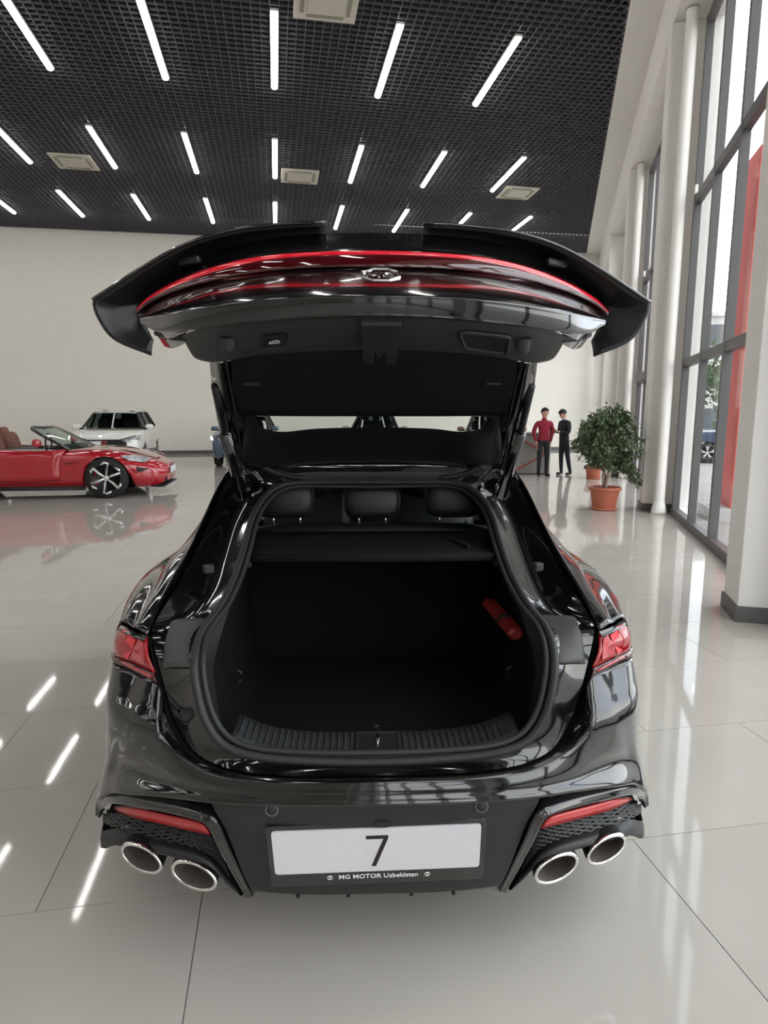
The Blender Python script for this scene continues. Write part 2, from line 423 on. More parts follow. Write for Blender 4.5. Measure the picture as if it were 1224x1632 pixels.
# ------------------------------------------------------------------ the black liftback with its tailgate open
X0 = -.020
def W(off, py, Y, dz=0):
    a = (816-py)/F; t = Y/(CP+a*SP); return V((X0+off/F*t, Y, CAMH+t*(-SP+a*CP)+dz))
def C(x, y, z): return V((X0+x, y, z))
def mir(p): return V((2*X0-p.x, p.y, p.z))
def full(row): return [mir(p) for p in row[:0:-1]]+list(row)      # row starts on the centre line
def WR(*pts): return [W(*p) for p in pts]
car = thing('liftback_car', 'black liftback car seen from behind with its tailgate raised and boot open', 'car', (X0, 1.62, 0), 0, None, True)
def part(name, rows, m, nu=4, nv=4, parent=car, solid=0, off=0, smooth=True):
    mb = MB(); mb.loft(patch(rows, nu, nv)); return mb.out(name, m, parent, smooth, solid=solid, off=off)
def both(name, rows, m, **k):
    a = part(name, rows, m, **k); b = part(name, [[mir(p) for p in r] for r in rows], m, **k); return a, b

S = WR((0, 1215, 1.645), (100, 1212, 1.647), (190, 1203, 1.652), (240, 1185, 1.665), (268, 1150, 1.685), (283, 1100, 1.71), (287, 1050, 1.755), (275, 1005, 1.865), (245, 965, 2.0), (222, 920, 2.15), (205, 870, 2.30), (190, 820, 2.46), (165, 785, 2.58), (130, 770, 2.64), (60, 768, 2.66), (0, 768, 2.66))
GP = WR((0, 1236, 1.59), (120, 1235, 1.597), (200, 1228, 1.615), (252, 1215, 1.65), (290, 1190, 1.70), (318, 1140, 1.75), (335, 1083, 1.785), (352, 1010, 1.85), (345, 985, 1.90), (320, 945, 2.02), (288, 890, 2.22), (262, 835, 2.42), (238, 780, 2.62), (218, 748, 2.72), (110, 745, 2.74), (0, 745, 2.75))
# aperture gutter, painted: seal flange down to the panel gap
MID = []
for i, (a, b) in enumerate(zip(S, GP)):
    m_ = a.lerp(b, .5); dy = .004 if i < 8 else (.05 if i < 13 else .01)
    MID.append(m_+V((0, dy, -.002 if i < 8 else -.02)))
part('boot_aperture', [full(S), full(MID), full(GP)], paint, 5, 4)
# black channel that the tailgate closes into
A = WR((0, 1242, 1.575), (120, 1241, 1.583), (200, 1235, 1.602), (257, 1222, 1.64), (299, 1194, 1.695), (330, 1140, 1.75), (344, 1083, 1.785), (360, 1008, 1.855))
ch = [p+V((0, .05, -.03)) for p in GP[:8]]
part('gap_channel', [full(GP[:8]), full(ch), full(A)], dark, 5, 3)
Q = WR((360, 1008, 1.85), (350, 975, 1.95), (326, 938, 2.06), (296, 885, 2.25), (270, 830, 2.45), (246, 778, 2.64), (224, 743, 2.76))
# upper channel: from the gate gap out to the quarter panel edge
GU = GP[7:14]
both('gap_channel', [GU, [ (a+b)/2+V((0, .05, -.03)) for a, b in zip(GU, Q)], Q], gloss, nu=4, nv=3)
# rubber seal around the opening
loop = full(S)[:-1] if False else [mir(p) for p in S[::-1]][:-1]+S[:-1] 
loop = [mir(p) for p in S[:0:-1]][:-0 or None]+S[:-1]
mb = MB(); mb.tube(cr(loop, 5, True), .0125, 10, closed=True, flat=1.0, up=V((0, 1, 0))); seal = mb.out('boot_seal', rubber, car, True)
lp2 = []
cen = C(0, 2.1, 1.0)
for p in loop: lp2.append(p+(V((cen.x, p.y, cen.z))-p).normalized()*.022+V((0, .012, .0)))
mb = MB(); mb.tube(cr(lp2, 5, True), .009, 8, closed=True, up=V((0, 1, 0))); mb.out('seal_lip', rubber, seal, True)
# quarter panels
def st(*p): return list(p)
STN = [
 [C(.79, 1.99, .42), C(.825, 1.98, .60), C(.838, 1.97, .80), C(.836, 1.96, .93), W(399, 987, 1.93), W(381, 997, 1.89), Q[0]],
 [C(.82, 2.20, .40), C(.86, 2.2, .60), C(.875, 2.2, .80), C(.88, 2.2, .93), W(386, 950, 2.15), W(352, 945, 2.11), Q[2]],
 [C(.84, 2.5, .38), C(.885, 2.5, .60), C(.90, 2.5, .80), C(.908, 2.5, .93), W(359, 913, 2.45), W(326, 898, 2.35), Q[3]],
 [C(.85, 2.8, .36), C(.90, 2.8, .60), C(.912, 2.8, .80), C(.92, 2.8, .92), C(.905, 2.8, 1.02), C(.79, 2.72, 1.08), Q[4]],
 [C(.85, 3.0, .30), C(.90, 3.0, .55), C(.912, 3.0, .78), C(.92, 3.0, .90), C(.90, 3.0, 1.01), C(.775, 2.95, 1.08), Q[5]],
 [C(.84, 3.2, .22), C(.895, 3.2, .45), C(.908, 3.2, .70), C(.918, 3.2, .88), C(.89, 3.2, .99), C(.775, 3.15, 1.06), Q[6]],
 [C(.83, 3.7, .20), C(.885, 3.7, .40), C(.90, 3.7, .65), C(.912, 3.7, .86), C(.885, 3.7, .97), C(.775, 3.6, 1.04), C(.60, 3.4, 1.412)],
 [C(.83, 4.5, .20), C(.885, 4.5, .40), C(.90, 4.5, .65), C(.912, 4.5, .85), C(.885, 4.5, .95), C(.775, 4.45, 1.02), C(.585, 4.3, 1.405)],
 [C(.83, 5.1, .20), C(.885, 5.1, .40), C(.905, 5.1, .65), C(.912, 5.1, .82), C(.875, 5.1, .93), C(.76, 5.1, 1.0), C(.60, 4.75, 1.33)],
 [C(.83, 5.5, .24), C(.89, 5.5, .45), C(.905, 5.5, .65), C(.905, 5.5, .78), C(.85, 5.5, .90), C(.72, 5.5, .965), C(.71, 5.42, .98)],
]
FR = [[C(.82, 5.95, .24), C(.87, 5.95, .42), C(.88, 5.95, .60), C(.86, 5.95, .74), C(.80, 5.95, .84), C(.66, 5.95, .90)],
      [C(.70, 6.25, .22), C(.76, 6.25, .38), C(.77, 6.25, .55), C(.74, 6.25, .68), C(.68, 6.25, .75), C(.56, 6.25, .81)],
      [C(.40, 6.42, .22), C(.44, 6.42, .36), C(.45, 6.42, .52), C(.44, 6.42, .62), C(.42, 6.40, .68), C(.38, 6.38, .73)]]
def arch(rows, yw, R, zc=.34):
    for r in rows:
        for i, p in enumerate(r):
            d = abs(p.y-yw)
            if d < R and p.z < zc+math.sqrt(R*R-d*d): r[i] = V((p.x-.0, p.y, zc+math.sqrt(R*R-d*d)))
    return rows
quarter = arch(patch([s[:5]+[s[5], s[5].lerp(s[6], .5)+V((.010, 0, .010)), s[6]] for s in STN[:6]], 4, 8), 2.68, .385)
side = patch([s[:6] for s in STN[4:]]+FR, 4, 8)[8:]
side = arch(arch(side, 2.68, .385), 5.46, .385)
for sgn in (0, 1):
    mb = MB(); mb.loft([[mir(p) for p in r] for r in side] if sgn else side); mb.out('side_panel', paint, car, True, solid=.006, off=0)
    mb = MB(); mb.loft([[mir(p) for p in r] for r in quarter] if sgn else quarter); mb.out('quarter_panel', paint, car, True, solid=.006, off=0)
both('side_window', [[s[5], s[5].lerp(s[6], .5)+V((.02, 0, .01)), s[6]] for s in STN[5:]], cargl, nu=4, nv=4)
# quarter lip above the tail lamp
lip = WR((360, 1010, 1.845), (380, 1003, 1.875), (400, 992, 1.93))
both('lamp_lip', [lip, [p+V((.006, -.012, -.012)) for p in lip], [p+V((0, .0, -.02)) for p in lip]], paint, nu=4, nv=3)
# roof, headliner, windscreen, bonnet, nose
RF = [GP[:12:-1][0:0] or [GP[15], GP[14], GP[13], Q[6]],
      [C(0, 3.1, 1.445), C(.30, 3.1, 1.440), C(.52, 3.1, 1.420), C(.61, 3.08, 1.392)],
      [C(0, 3.6, 1.455), C(.30, 3.6, 1.450), C(.50, 3.6, 1.432), C(.60, 3.4, 1.412)],
      [C(0, 4.3, 1.435), C(.30, 4.3, 1.43), C(.48, 4.3, 1.418), C(.585, 4.3, 1.405)],
      [C(0, 4.72, 1.38), C(.30, 4.72, 1.375), C(.48, 4.72, 1.355), C(.60, 4.75, 1.33)]]
part('roof', [full(r) for r in RF], paint, 4, 6, solid=.02, off=-1)
part('headliner', [[p+V((0, .02, -.05)) for p in full(r)] for r in RF], fabric, 3, 4)
part('windscreen', [full(RF[4]), full([C(0, 5.1, 1.20), C(.32, 5.1, 1.19), C(.54, 5.1, 1.17), C(.67, 5.1, 1.15)]), full([C(0, 5.5, 1.0), C(.36, 5.5, .995), C(.58, 5.48, .985), C(.72, 5.45, .975)])], cargl, 4, 6)
part('bonnet', [full([C(0, 5.5, 1.0), C(.36, 5.5, .99), C(.58, 5.5, .98), C(.72, 5.5, .965)]), full([C(0, 5.95, .93), C(.33, 5.95, .93), C(.55, 5.95, .92), C(.66, 5.95, .90)]), full([C(0, 6.25, .84), C(.28, 6.25, .84), C(.45, 6.25, .83), C(.56, 6.25, .81)]), full([C(0, 6.42, .75), C(.2, 6.42, .75), C(.3, 6.41, .74), C(.38, 6.38, .73)])], paint, 4, 6)
part('front_grille', [full([C(0, 6.42, .75), C(.2, 6.42, .75), C(.38, 6.38, .73)]), full([C(0, 6.46, .5), C(.22, 6.46, .5), C(.45, 6.42, .5)]), full([C(0, 6.42, .2), C(.2, 6.42, .2), C(.40, 6.42, .22)])], plastic, 4, 6)
MB().box(C(0, 4.1, .23), (1.5, 4.2, .06)).out('underbody', dark, car)
def wheel(name, parent, c, R, w, side=1, spoke=rimwhite, rimm=rimdark, ns=5, axis='X', style=0):
    M = Matrix.Translation(V(c))
    t = MB().lathe([(R*.66, -w/2), (R*.92, -w/2), (R, -w/2+.03), (R, w/2-.03), (R*.92, w/2), (R*.66, w/2)], c, axis, 36).out(name, tyre, parent, True)
    MB().lathe([(R*.70, -w/2+.01), (R*.70, w/2), (R*.66, w/2-.005), (R*.62, .2*w*side), (.02, .15*w*side)] if side > 0 else [(R*.70, w/2-.01), (R*.70, -w/2), (R*.66, -w/2+.005), (R*.62, -.2*w), (.02, -.15*w)], c, axis, 36).out('rim', rimm, t, True)
    h = side*w/2*.86
    def pt(r, q, dh=0):
        a, b = r*math.cos(q), r*math.sin(q)
        return V(c)+(V((h+dh*side, a, b)) if axis == 'X' else V((a, h+dh*side, b)))
    for k in range(ns):
        q = 2*math.pi*k/ns+.3; mb = MB()
        if style == 0:
            for dq in (-.13, .13): mb.tube([pt(.05, q), pt(R*.40, q+dq*.8, .004), pt(R*.68, q+dq*1.3)], [.02, .016, .02], 6)
        else:
            mb.tube([pt(.035, q, 0), pt(R*.35, q+.10, .006), pt(R*.74, q+.02, .006), pt(R*.76, q+.26, .006), pt(R*.68, q+.58, .004)], [.016, .024, .028, .028, .014], 6)
        mb.out('spoke', spoke, t, True)
    MB().lathe([(.05, h-.01*side), (.05, h+.008*side), (0.001, h+.008*side)], c, axis, 14).out('hub_cap', spoke, t, True)
    return t
for x, y in ((.765, 2.68), (-.765, 2.68), (.775, 5.46), (-.775, 5.46)):
    s_ = 1 if x > 0 else -1
    wheel('wheel', car, C(x, y, .34), .34, .23, s_)
    MB().lathe([(.385, -.12*s_), (.385, .12*s_)], C(x-.02*s_, y, .34), 'X', 30).out('wheel_arch_liner', dark, car, True)

# ---- rear bumper (painted shell)
B_ = WR((0, 1250, 1.566), (120, 1249, 1.573), (200, 1243, 1.590), (259, 1231, 1.62), (306, 1207, 1.668), (340, 1178, 1.695), (352, 1163, 1.702))+[W(392, 1148, 1.752), W(423, 1112, 1.88), C(.885, 2.28, .78)]
A2 = [p for p in A[:7]]+[W(378, 1066, 1.845), W(413, 1046, 1.93), C(.872, 2.28, .90)]
AB = [a.lerp(b, .5)+V((0, -.004 if i > 3 else -.002, .0)) for i, (a, b) in enumerate(zip(A2, B_))]
Fin = None
C_ = WR((0, 1258, 1.560), (120, 1257, 1.567), (200, 1253, 1.583), (262, 1245, 1.612), (312, 1230, 1.662), (352, 1208, 1.715), (378, 1199, 1.75))+[W(402, 1192, 1.80), W(421, 1186, 1.92), C(.882, 2.28, .64)]
C2 = WR((0, 1268, 1.556), (120, 1267, 1.563), (200, 1264, 1.579), (263, 1257, 1.611), (316, 1246, 1.668), (358, 1230, 1.74), (386, 1220, 1.79))+[W(407, 1215, 1.84), W(426, 1216, 1.93), C(.89, 2.28, .57)]
D_ = WR((0, 1277, 1.552), (120, 1276, 1.558), (200, 1273, 1.572), (262, 1268, 1.602), (314, 1261, 1.645), (356, 1256, 1.692), (388, 1252, 1.74))+[W(413, 1248, 1.80), W(434, 1248, 1.91), C(.897, 2.28, .50)]
E_ = WR((0, 1283, 1.556), (120, 1282, 1.562), (200, 1279, 1.576), (263, 1274, 1.606), (316, 1267, 1.650), (357, 1262, 1.698), (390, 1259, 1.748))+[W(416, 1256, 1.81), W(437, 1262, 1.92), C(.897, 2.28, .47)]
FI = [p+V((0, .07, -.035 if i > 3 else -.01)) for i, p in enumerate(E_)]
part('rear_bumper', [full(r) for r in (A2, AB, B_, C_, C2, D_, E_, FI)], paint, 5, 5, solid=.004, off=0)
E2 = WR((0, 1283, 1.556), (120, 1282, 1.562), (200, 1279, 1.576), (262, 1275, 1.606))
F2 = WR((0, 1312, 1.572), (120, 1311, 1.576), (198, 1309, 1.588), (246, 1306, 1.612))
lower = part('lower_bumper', [full(E2), full([a.lerp(b, .5)+V((0, -.003, 0)) for a, b in zip(E2, F2)]), full(F2), full(WR((0, 1330, 1.592), (110, 1329, 1.594), (185, 1328, 1.60), (236, 1326, 1.622))), full(WR((0, 1395, 1.63), (95, 1394, 1.633), (165, 1392, 1.64), (212, 1388, 1.655))), full(WR((0, 1424, 1.68), (85, 1424, 1.68), (145, 1421, 1.685), (196, 1416, 1.695))), full([C(0, 1.85, .22), C(.15, 1.85, .22), C(.3, 1.85, .22), C(.42, 1.85, .22)])], plastic, 4, 4)
for off, py in ((167, 1287),):
    for sg in (1, -1):
        p = W(off, py, 1.571); p = p if sg > 0 else mir(p)
        q = MB().lathe([(.0001, -.006), (.014, -.006), (.016, -.003), (.016, .02)], p, 'Y', 18).out('parking_sensor', plastic, car, True)
        MB().tube([p+V((.0165*math.cos(a), -.004, .0165*math.sin(a))) for a in [k*math.pi/10 for k in range(20)]], .0022, 5, closed=True, up=V((0, 1, 0))).out('sensor_ring', mat('ring_grey', (.12, .12, .12), .4, noise=.05), q, True)
for off in (-45, 55, -125, 122):
    p = W(off, 1423, 1.69); MB().box(p, (.010, .02, .008)).out('diffuser_clip', darkplastic, car)
p = W(8, 1256, 1.577); MB().box(p, (.045, .004, .018)).out('tow_eye_cover', paint, car)
p = W(8, 1311, 1.576); MB().prism([p+V((-.024, 0, .010)), p+V((.024, 0, .010)), p+V((.018, 0, -.006)), p+V((-.018, 0, -.006))], (0, -.012, -.003)).out('rear_camera', darkplastic, car, bevel=.004)
# ---- number plate with its holder
pl = [W(-165, 1323, 1.578), W(165, 1316, 1.578), W(165, 1384, 1.612), W(-165, 1390, 1.612)]
pc = sum(pl, V())/4; ux = ((pl[1]-pl[0])+(pl[2]-pl[3])).normalized(); uz = ((pl[0]-pl[3])+(pl[1]-pl[2])); uz = (uz-ux*uz.dot(ux)).normalized(); un = ux.cross(uz); un = -un if un.y > 0 else un
pw, phh = ((pl[1]-pl[0]).length+(pl[2]-pl[3]).length)/2, ((pl[0]-pl[3]).length+(pl[1]-pl[2]).length)/2
MP = Matrix((ux, uz, un)).transposed()
def rrect(w, h, r, z, c=(0, 0), n=4):
    out = []
    for sx, sy, a0 in ((1, 1, 0), (-1, 1, 90), (-1, -1, 180), (1, -1, 270)):
        for k in range(n+1):
            a = math.radians(a0+90*k/n); out.append(V((c[0]+sx*(w/2-r)+r*math.cos(a), c[1]+sy*(h/2-r)+r*math.sin(a), z)))
    return out
plate = MB().prism([pc+MP @ v for v in rrect(pw+.03, phh+.07, .012, -.014, (0, -.018))], un*.012).out('number_plate', gloss, car, bevel=.002)
plate['label'] = 'white number plate marked 7 in a black holder'
MB().prism([pc+MP @ v for v in rrect(pw, phh, .01, -.002)], un*.004).out('plate', whiteplate, plate)
def lay(x, y, z=.003): return Matrix.Translation(pc+MP @ V((x, y, z))) @ MP.to_4x4()
# the figure 7 drawn as strokes
mb = MB(); s7 = [(-.030, .046), (.032, .046), (.032, .038), (-.004, -.050), (-.017, -.050), (.019, .036), (-.030, .036)]
mb.prism([pc+MP @ V((x, y*phh/.135, .002)) for x, y in s7], un*.0012); mb.out('digit_seven', ink, plate)
text_mesh('dealer_text', 'MG MOTOR Uzbekistan', .0225, print_white, plate, lay(.002, -phh/2-.021, .0005), .0006, bold=.0003)
for x in (-.137, .142):
    MB().prism([pc+MP @ V((x+.0085*math.cos(a), -phh/2-.021+.0085*math.sin(a), 0)) for a in [math.radians(22.5+45*k) for k in range(8)]], un*.0012).out('octagon_badge', print_white, plate)
    text_mesh('badge_letters', 'MG', .0085, gloss, plate, lay(x, -phh/2-.021, .0016), .0004, bold=.0002)

# ---- corner vents, reflectors, mesh, exhaust tips
def corner(mr):
    g = (lambda p: mir(p)) if mr else (lambda p: p)
    # frame: a gloss strip following the top edge, turning down to the fin
    outer = WR((441, 1290, 1.955), (439, 1268, 1.94), (424, 1260, 1.85), (385, 1263, 1.765), (330, 1273, 1.685), (282, 1286, 1.625), (261, 1296, 1.607), (249, 1312, 1.605), (235, 1345, 1.622), (214, 1388, 1.657), (196, 1424, 1.70))
    inner = WR((434, 1295, 1.955), (430, 1281, 1.93), (416, 1274, 1.84), (382, 1279, 1.752), (330, 1290, 1.672), (285, 1302, 1.612), (271, 1310, 1.602), (262, 1324, 1.61), (248, 1354, 1.635), (226, 1394, 1.67), (207, 1427, 1.71))
    mid = [a.lerp(b, .5)+V((0, -.004, .003)) for a, b in zip(outer, inner)]
    fr = part('vent_frame', [[g(p) for p in r] for r in ([p+V((0, .035, .014 if k < 7 else .004)) for k, p in enumerate(outer)], outer, mid, inner, [p+V((0, .05, -.005)) for p in inner])], gloss, nu=4, nv=4)
    # reflector
    top = WR((412, 1279, 1.893), (382, 1281, 1.80), (330, 1293, 1.715), (287, 1304, 1.652), (272, 1312, 1.642))
    bot = WR((404, 1286, 1.893), (378, 1296, 1.80), (330, 1308, 1.72), (285, 1319, 1.665), (263, 1324, 1.652))
    part('reflector', [[g(p) for p in r] for r in (top, bot)], reflred, nu=4, nv=2, solid=.008)
    # mesh panel
    mt = [p+V((0, .03, -.004)) for p in (bot[0], bot[1], bot[2], bot[3], bot[4], inner[8], inner[9])]
    mt[5] = W(256, 1336, 1.68); mt[6] = W(236, 1390, 1.715)
    mlow = WR((428, 1302, 1.97), (407, 1313, 1.85), (352, 1329, 1.765), (300, 1341, 1.715), (268, 1354, 1.70), (250, 1370, 1.70), (234, 1392, 1.705))
    mtop = WR((428, 1290, 1.98), (392, 1290, 1.845), (338, 1305, 1.765), (292, 1316, 1.71), (264, 1326, 1.69), (252, 1346, 1.692), (236, 1386, 1.712))
    part('vent_backing', [[g(p+V((0, .025, 0))) for p in r] for r in (mtop, mlow)], dark, nu=3, nv=2)
    P = patch([mtop, [a.lerp(b, .5) for a, b in zip(mtop, mlow)], mlow], 12, 12); nr, ncol = len(P), len(P[0])
    def at(u, v):
        u = max(0, min(.9999, u))*(ncol-1); v = max(0, min(.9999, v))*(nr-1); i, j = int(u), int(v); fu, fv = u-i, v-j
        return P[j][i].lerp(P[j][i+1], fu).lerp(P[j+1][i].lerp(P[j+1][i+1], fu), fv)
    mb = MB(); NB = 17
    for k in range(-5, NB+1):
        for dr in (1, -1):
            pts = []
            for q in range(9):
                v = q/8; u = (k+ (v if dr > 0 else 1-v)*4)/NB
                if 0 <= u <= 1: pts.append(g(at(u, v)))
            if len(pts) > 1: mb.tube(pts, .0038, 4, up=V((0, 1, 0)))
    for v in (.33, .66): mb.tube([g(at(u/20, v)) for u in range(21)], .003, 4)
    stuff(mb.out('vent_mesh', plastic, car, False))
    # lower lip above the exhausts
    l0 = mlow
    l1 = WR((430, 1318, 1.97), (409, 1328, 1.82), (354, 1342, 1.735), (300, 1354, 1.685), (262, 1370, 1.672), (240, 1392, 1.682), (222, 1410, 1.70))
    l2 = WR((425, 1332, 1.97), (406, 1339, 1.82), (352, 1351, 1.74), (300, 1366, 1.69), (254, 1386, 1.678), (232, 1406, 1.69), (213, 1423, 1.71))
    l3 = [p+V((-.01, .12, -.02)) for p in l2]
    sd = [C(.87, 2.28, .42), C(.87, 2.28, .36), C(.85, 2.28, .32), C(.80, 2.28, .30)]
    part('lower_lip', [[g(p) for p in [s_]+r] for s_, r in zip(sd, (l0, l1, l2, l3))], plastic, nu=4, nv=4)
    for off, py, y, an in ((290, 1392, 1.662, .30), (372, 1363, 1.728, .36)):
        cpt = W(off, py, y); rows = []
        R = Matrix.Rotation(an, 3, 'Z')
        for rx, rz, dy in ((.056, .034, .10), (.064, .042, .06), (.066, .042, .004), (.070, .046, 0), (.076, .052, .003), (.077, .053, .012), (.073, .050, .06), (.060, .040, .22)):
            rows.append([g(cpt+R @ V((rx*math.cos(a), 0, rz*.86*math.sin(a)+rx*math.cos(a)*.10))+V((0, dy, 0))) for a in [2*math.pi*k/28 for k in range(28)]])
        tip = MB().loft(rows[2:6], True).out('exhaust_tip', chrome, car, True); MB().loft(rows[5:], True).out('tip_body', darkplastic, tip, True)
        MB().loft(rows[:3], True).out('tip_inner', mat('tip_bronze', (.16, .14, .125), .45, metal=.3, noise=.2, nscale=40), tip, True)
        MB().add(rows[0], [tuple(range(28))]).out('silencer', steel, tip)
    # fin closing under the frame
    MB().prism([g(p) for p in WR((196, 1424, 1.70), (210, 1427, 1.725), (205, 1428, 1.80), (190, 1422, 1.78))], (0, 0, .05)).out('diffuser_fin', gloss, car)
for mr in (0, 1): corner(mr)
part('diffuser_floor', [full([C(0, 1.72, .245), C(.2, 1.73, .245), C(.5, 1.80, .28), C(.78, 1.98, .32)]), full([C(0, 2.4, .24), C(.2, 2.4, .24), C(.5, 2.4, .26), C(.78, 2.4, .30)])], dark, 3, 3)

# ---- tail lamps
def lamp(mr):
    g = (lambda p: mir(p)) if mr else (lambda p: p)
    T = WR((360, 1012, 1.85), (380, 1004, 1.878), (400, 994, 1.935))+[C(.855, 2.12, .985)]
    Bm = WR((345, 1083, 1.782), (379, 1066, 1.848), (414, 1045, 1.932))+[C(.868, 2.14, .90)]
    Lw = [t.lerp(b, .80) for t, b in zip(T, Bm)]; Md = [t.lerp(b, .4)+V((.004, -.012, 0)) for t, b in zip(T, Bm)]
    o = part('tail_lamp', [[g(p) for p in r] for r in (T, Md, Lw)], redlens, nu=5, nv=4, solid=.006)
    part('clear_strip', [[g(p) for p in r] for r in (Lw, [a.lerp(b, .5)+V((.002, -.006, 0)) for a, b in zip(Lw, Bm)], Bm)], reddark, nu=5, nv=2, parent=o, solid=.006)
    # bright wedges inside the lens
    def at(u, v, d=-.014):
        k = u*3; i = min(2, int(k)); f_ = k-i
        return T[i].lerp(T[i+1], f_).lerp(Bm[i].lerp(Bm[i+1], f_), v)+V((.004, d, 0))
    for poly, m_ in (([(.05, .10), (.16, .06), (.36, .62), (.10, .62)], redclear), ([(.22, .10), (.40, .05), (.52, .60), (.40, .70)], redbright), ([(.44, .10), (.60, .10), (.66, .45), (.54, .6)], redclear)):
        MB().prism([g(at(u, v)) for u, v in poly], (0, -.004, 0)).out('light_guide', m_, o)
    MB().tube([g(at(u, .86, -.012)) for u in (.04, .2, .4, .6)], .004, 5).out('light_strip', redclear, o, True)
    return o
lamp(0); lamp(1)
# plastic covers beside the opening, inboard of the lamps
def cover(mr):
    g = (lambda p: mir(p)) if mr else (lambda p: p)
    r0 = WR((246, 984, 1.955), (280, 984, 1.93), (318, 986, 1.90), (326, 1000, 1.865))
    r1 = WR((276, 1018, 1.845), (292, 1018, 1.838), (318, 1018, 1.832), (332, 1022, 1.832))
    r2 = WR((291, 1060, 1.75), (305, 1060, 1.752), (322, 1060, 1.770), (336, 1062, 1.79))
    part('aperture_cover', [[g(p) for p in r] for r in (r0, r1, r2)], mat('cover_grey', (.052, .051, .05), .5, noise=.12, nscale=500, bump=.1), nu=4, nv=4, solid=.006)
    # rubber stop and bump pad on the upper gutter
    p = W(262, 905, 2.12); MB().box(g(p), (.035, .03, .03), .4).out('rubber_stop', rubber, car, bevel=.006)
cover(0); cover(1)

# ---- boot interior
ND = [(0, .600), (.2, .600), (.36, .600), (.44, .615), (.475, .68), (.49, .78), (.50, .88), (.49, .97), (.48, 1.04), (.47, 1.10)]
DP = [(0, .585), (.2, .585), (.36, .585), (.47, .595), (.51, .65), (.52, .75), (.53, .85), (.53, .95), (.53, 1.03), (.52, 1.10)]
Nr = [C(x, max(1.84, S[i].y+.10), z) for i, (x, z) in enumerate(ND)]
Dr = [C(x, 2.68, z) for x, z in DP]
lip_in = [S[i].lerp(Nr[i], .35)+V((0, 0, .004 if i < 3 else 0)) for i in range(10)]
part('boot_trim', [full(S[:10]), full(lip_in), full(Nr)], darkplastic, 4, 3)
part('boot_lining', [full(Nr), full([a.lerp(b, .5) for a, b in zip(Nr, Dr)]), full(Dr)], carpet, 4, 4)
part('seat_back_carpet', [[C(-.54, 2.66, .57), C(0, 2.66, .57), C(.54, 2.66, .57)], [C(-.54, 2.70, 1.13), C(0, 2.70, 1.13), C(.54, 2.70, 1.13)]], carpet, 2, 2)
# scuff plate on the sill, with ribs
def scz(x): return .676+.05*(x/.42)**4
sc0 = [C(x, 1.672+.02*(abs(x)/.42)**3, scz(x)-.002) for x in (-.42, -.36, -.3, -.2, -.1, 0, .1, .2, .3, .36, .42)]
sc1 = [C(x, 1.81+.03*(abs(x)/.42)**3, scz(x)+.003) for x in (-.42, -.36, -.3, -.2, -.1, 0, .1, .2, .3, .36, .42)]
sillm = mat('sill_grey', (.04, .042, .044), .42, noise=.15, nscale=400, bump=.1)
scuff = part('sill_plate', [sc0, sc1], sillm, 3, 3, solid=.006, off=-1)
rib_me = None
x = -.405
while x < .41:
    if abs(x-.005) > .072:
        q = C(x, 1.75+.025*(abs(x)/.42)**3, scz(x)+.002)
        if rib_me is None:
            r_ = MB().add([(-.003, -.05, 0), (.003, -.05, 0), (.003, .05, .003), (-.003, .05, .003), (0, -.048, .0055), (0, .05, .0085)], [(0, 1, 4), (2, 3, 5), (0, 4, 5, 3), (1, 2, 5, 4)]).out('rib', sillm, scuff); rib_me = r_.data
        else:
            r_ = bpy.data.objects.new('rib', rib_me); COL.objects.link(r_); r_.parent = scuff
        r_.location = q; r_.rotation_euler = (0, -math.atan(.05*4*(x/.42)**3/.42), 0)
    x += .0195
rc = C(.005, 1.745, .680)
mb = MB()
for c_, d_ in (((0, -.052, 0), (.13, .008, .014)), ((0, .052, 0), (.13, .008, .014)), ((-.062, 0, 0), (.008, .11, .014)), ((.062, 0, 0), (.008, .11, .014))): mb.box(rc+V(c_), d_)
fr_ = mb.out('latch_recess', plastic, scuff, bevel=.002)
MB().box(rc+V((0, 0, .002)), (.118, .098, .004)).out('recess_floor', dark, fr_)
MB().tube([rc+V((0, -.03, 0)), rc+V((0, -.03, .022)), rc+V((0, .01, .022)), rc+V((0, .01, 0))], .0035, 6).out('striker', chrome, fr_, True)
MB().box(C(.002, 1.90, .63), (.02, .012, .05), .3).out('floor_strap', darkplastic, car, bevel=.004)
# tie-down hook and coat hooks low on the boot walls
for x in (-.47, .47): MB().tube([C(x, 2.02, .80), C(x*.96, 2.02, .79), C(x*.96, 2.02, .76), C(x, 2.02, .75)], .005, 6).out('bag_hook', plastic, car, True)
# parcel shelf
sh0 = [C(x, 2.30+.0*abs(x), 1.128) for x in (-.47, -.25, 0, .25, .47)]
sh1 = [C(x, 2.66, 1.150) for x in (-.56, -.28, 0, .28, .56)]
shelf = part('parcel_shelf', [sh0, sh1], fabric, 4, 4, solid=.012, off=-1)
MB().tube([C(-.47, 2.295, 1.118), C(0, 2.285, 1.118), C(.47, 2.295, 1.118)], .018, 8, flat=.9).out('shelf_edge', fabric, shelf, True)
MB().box(C(.335, 2.46, 1.142), (.012, .2, .012), .35).out('shelf_slot', dark, shelf)
for x in (-.475, .475): MB().box(C(x, 2.30, 1.10), (.04, .04, .03)).out('shelf_bracket', plastic, shelf, bevel=.004)
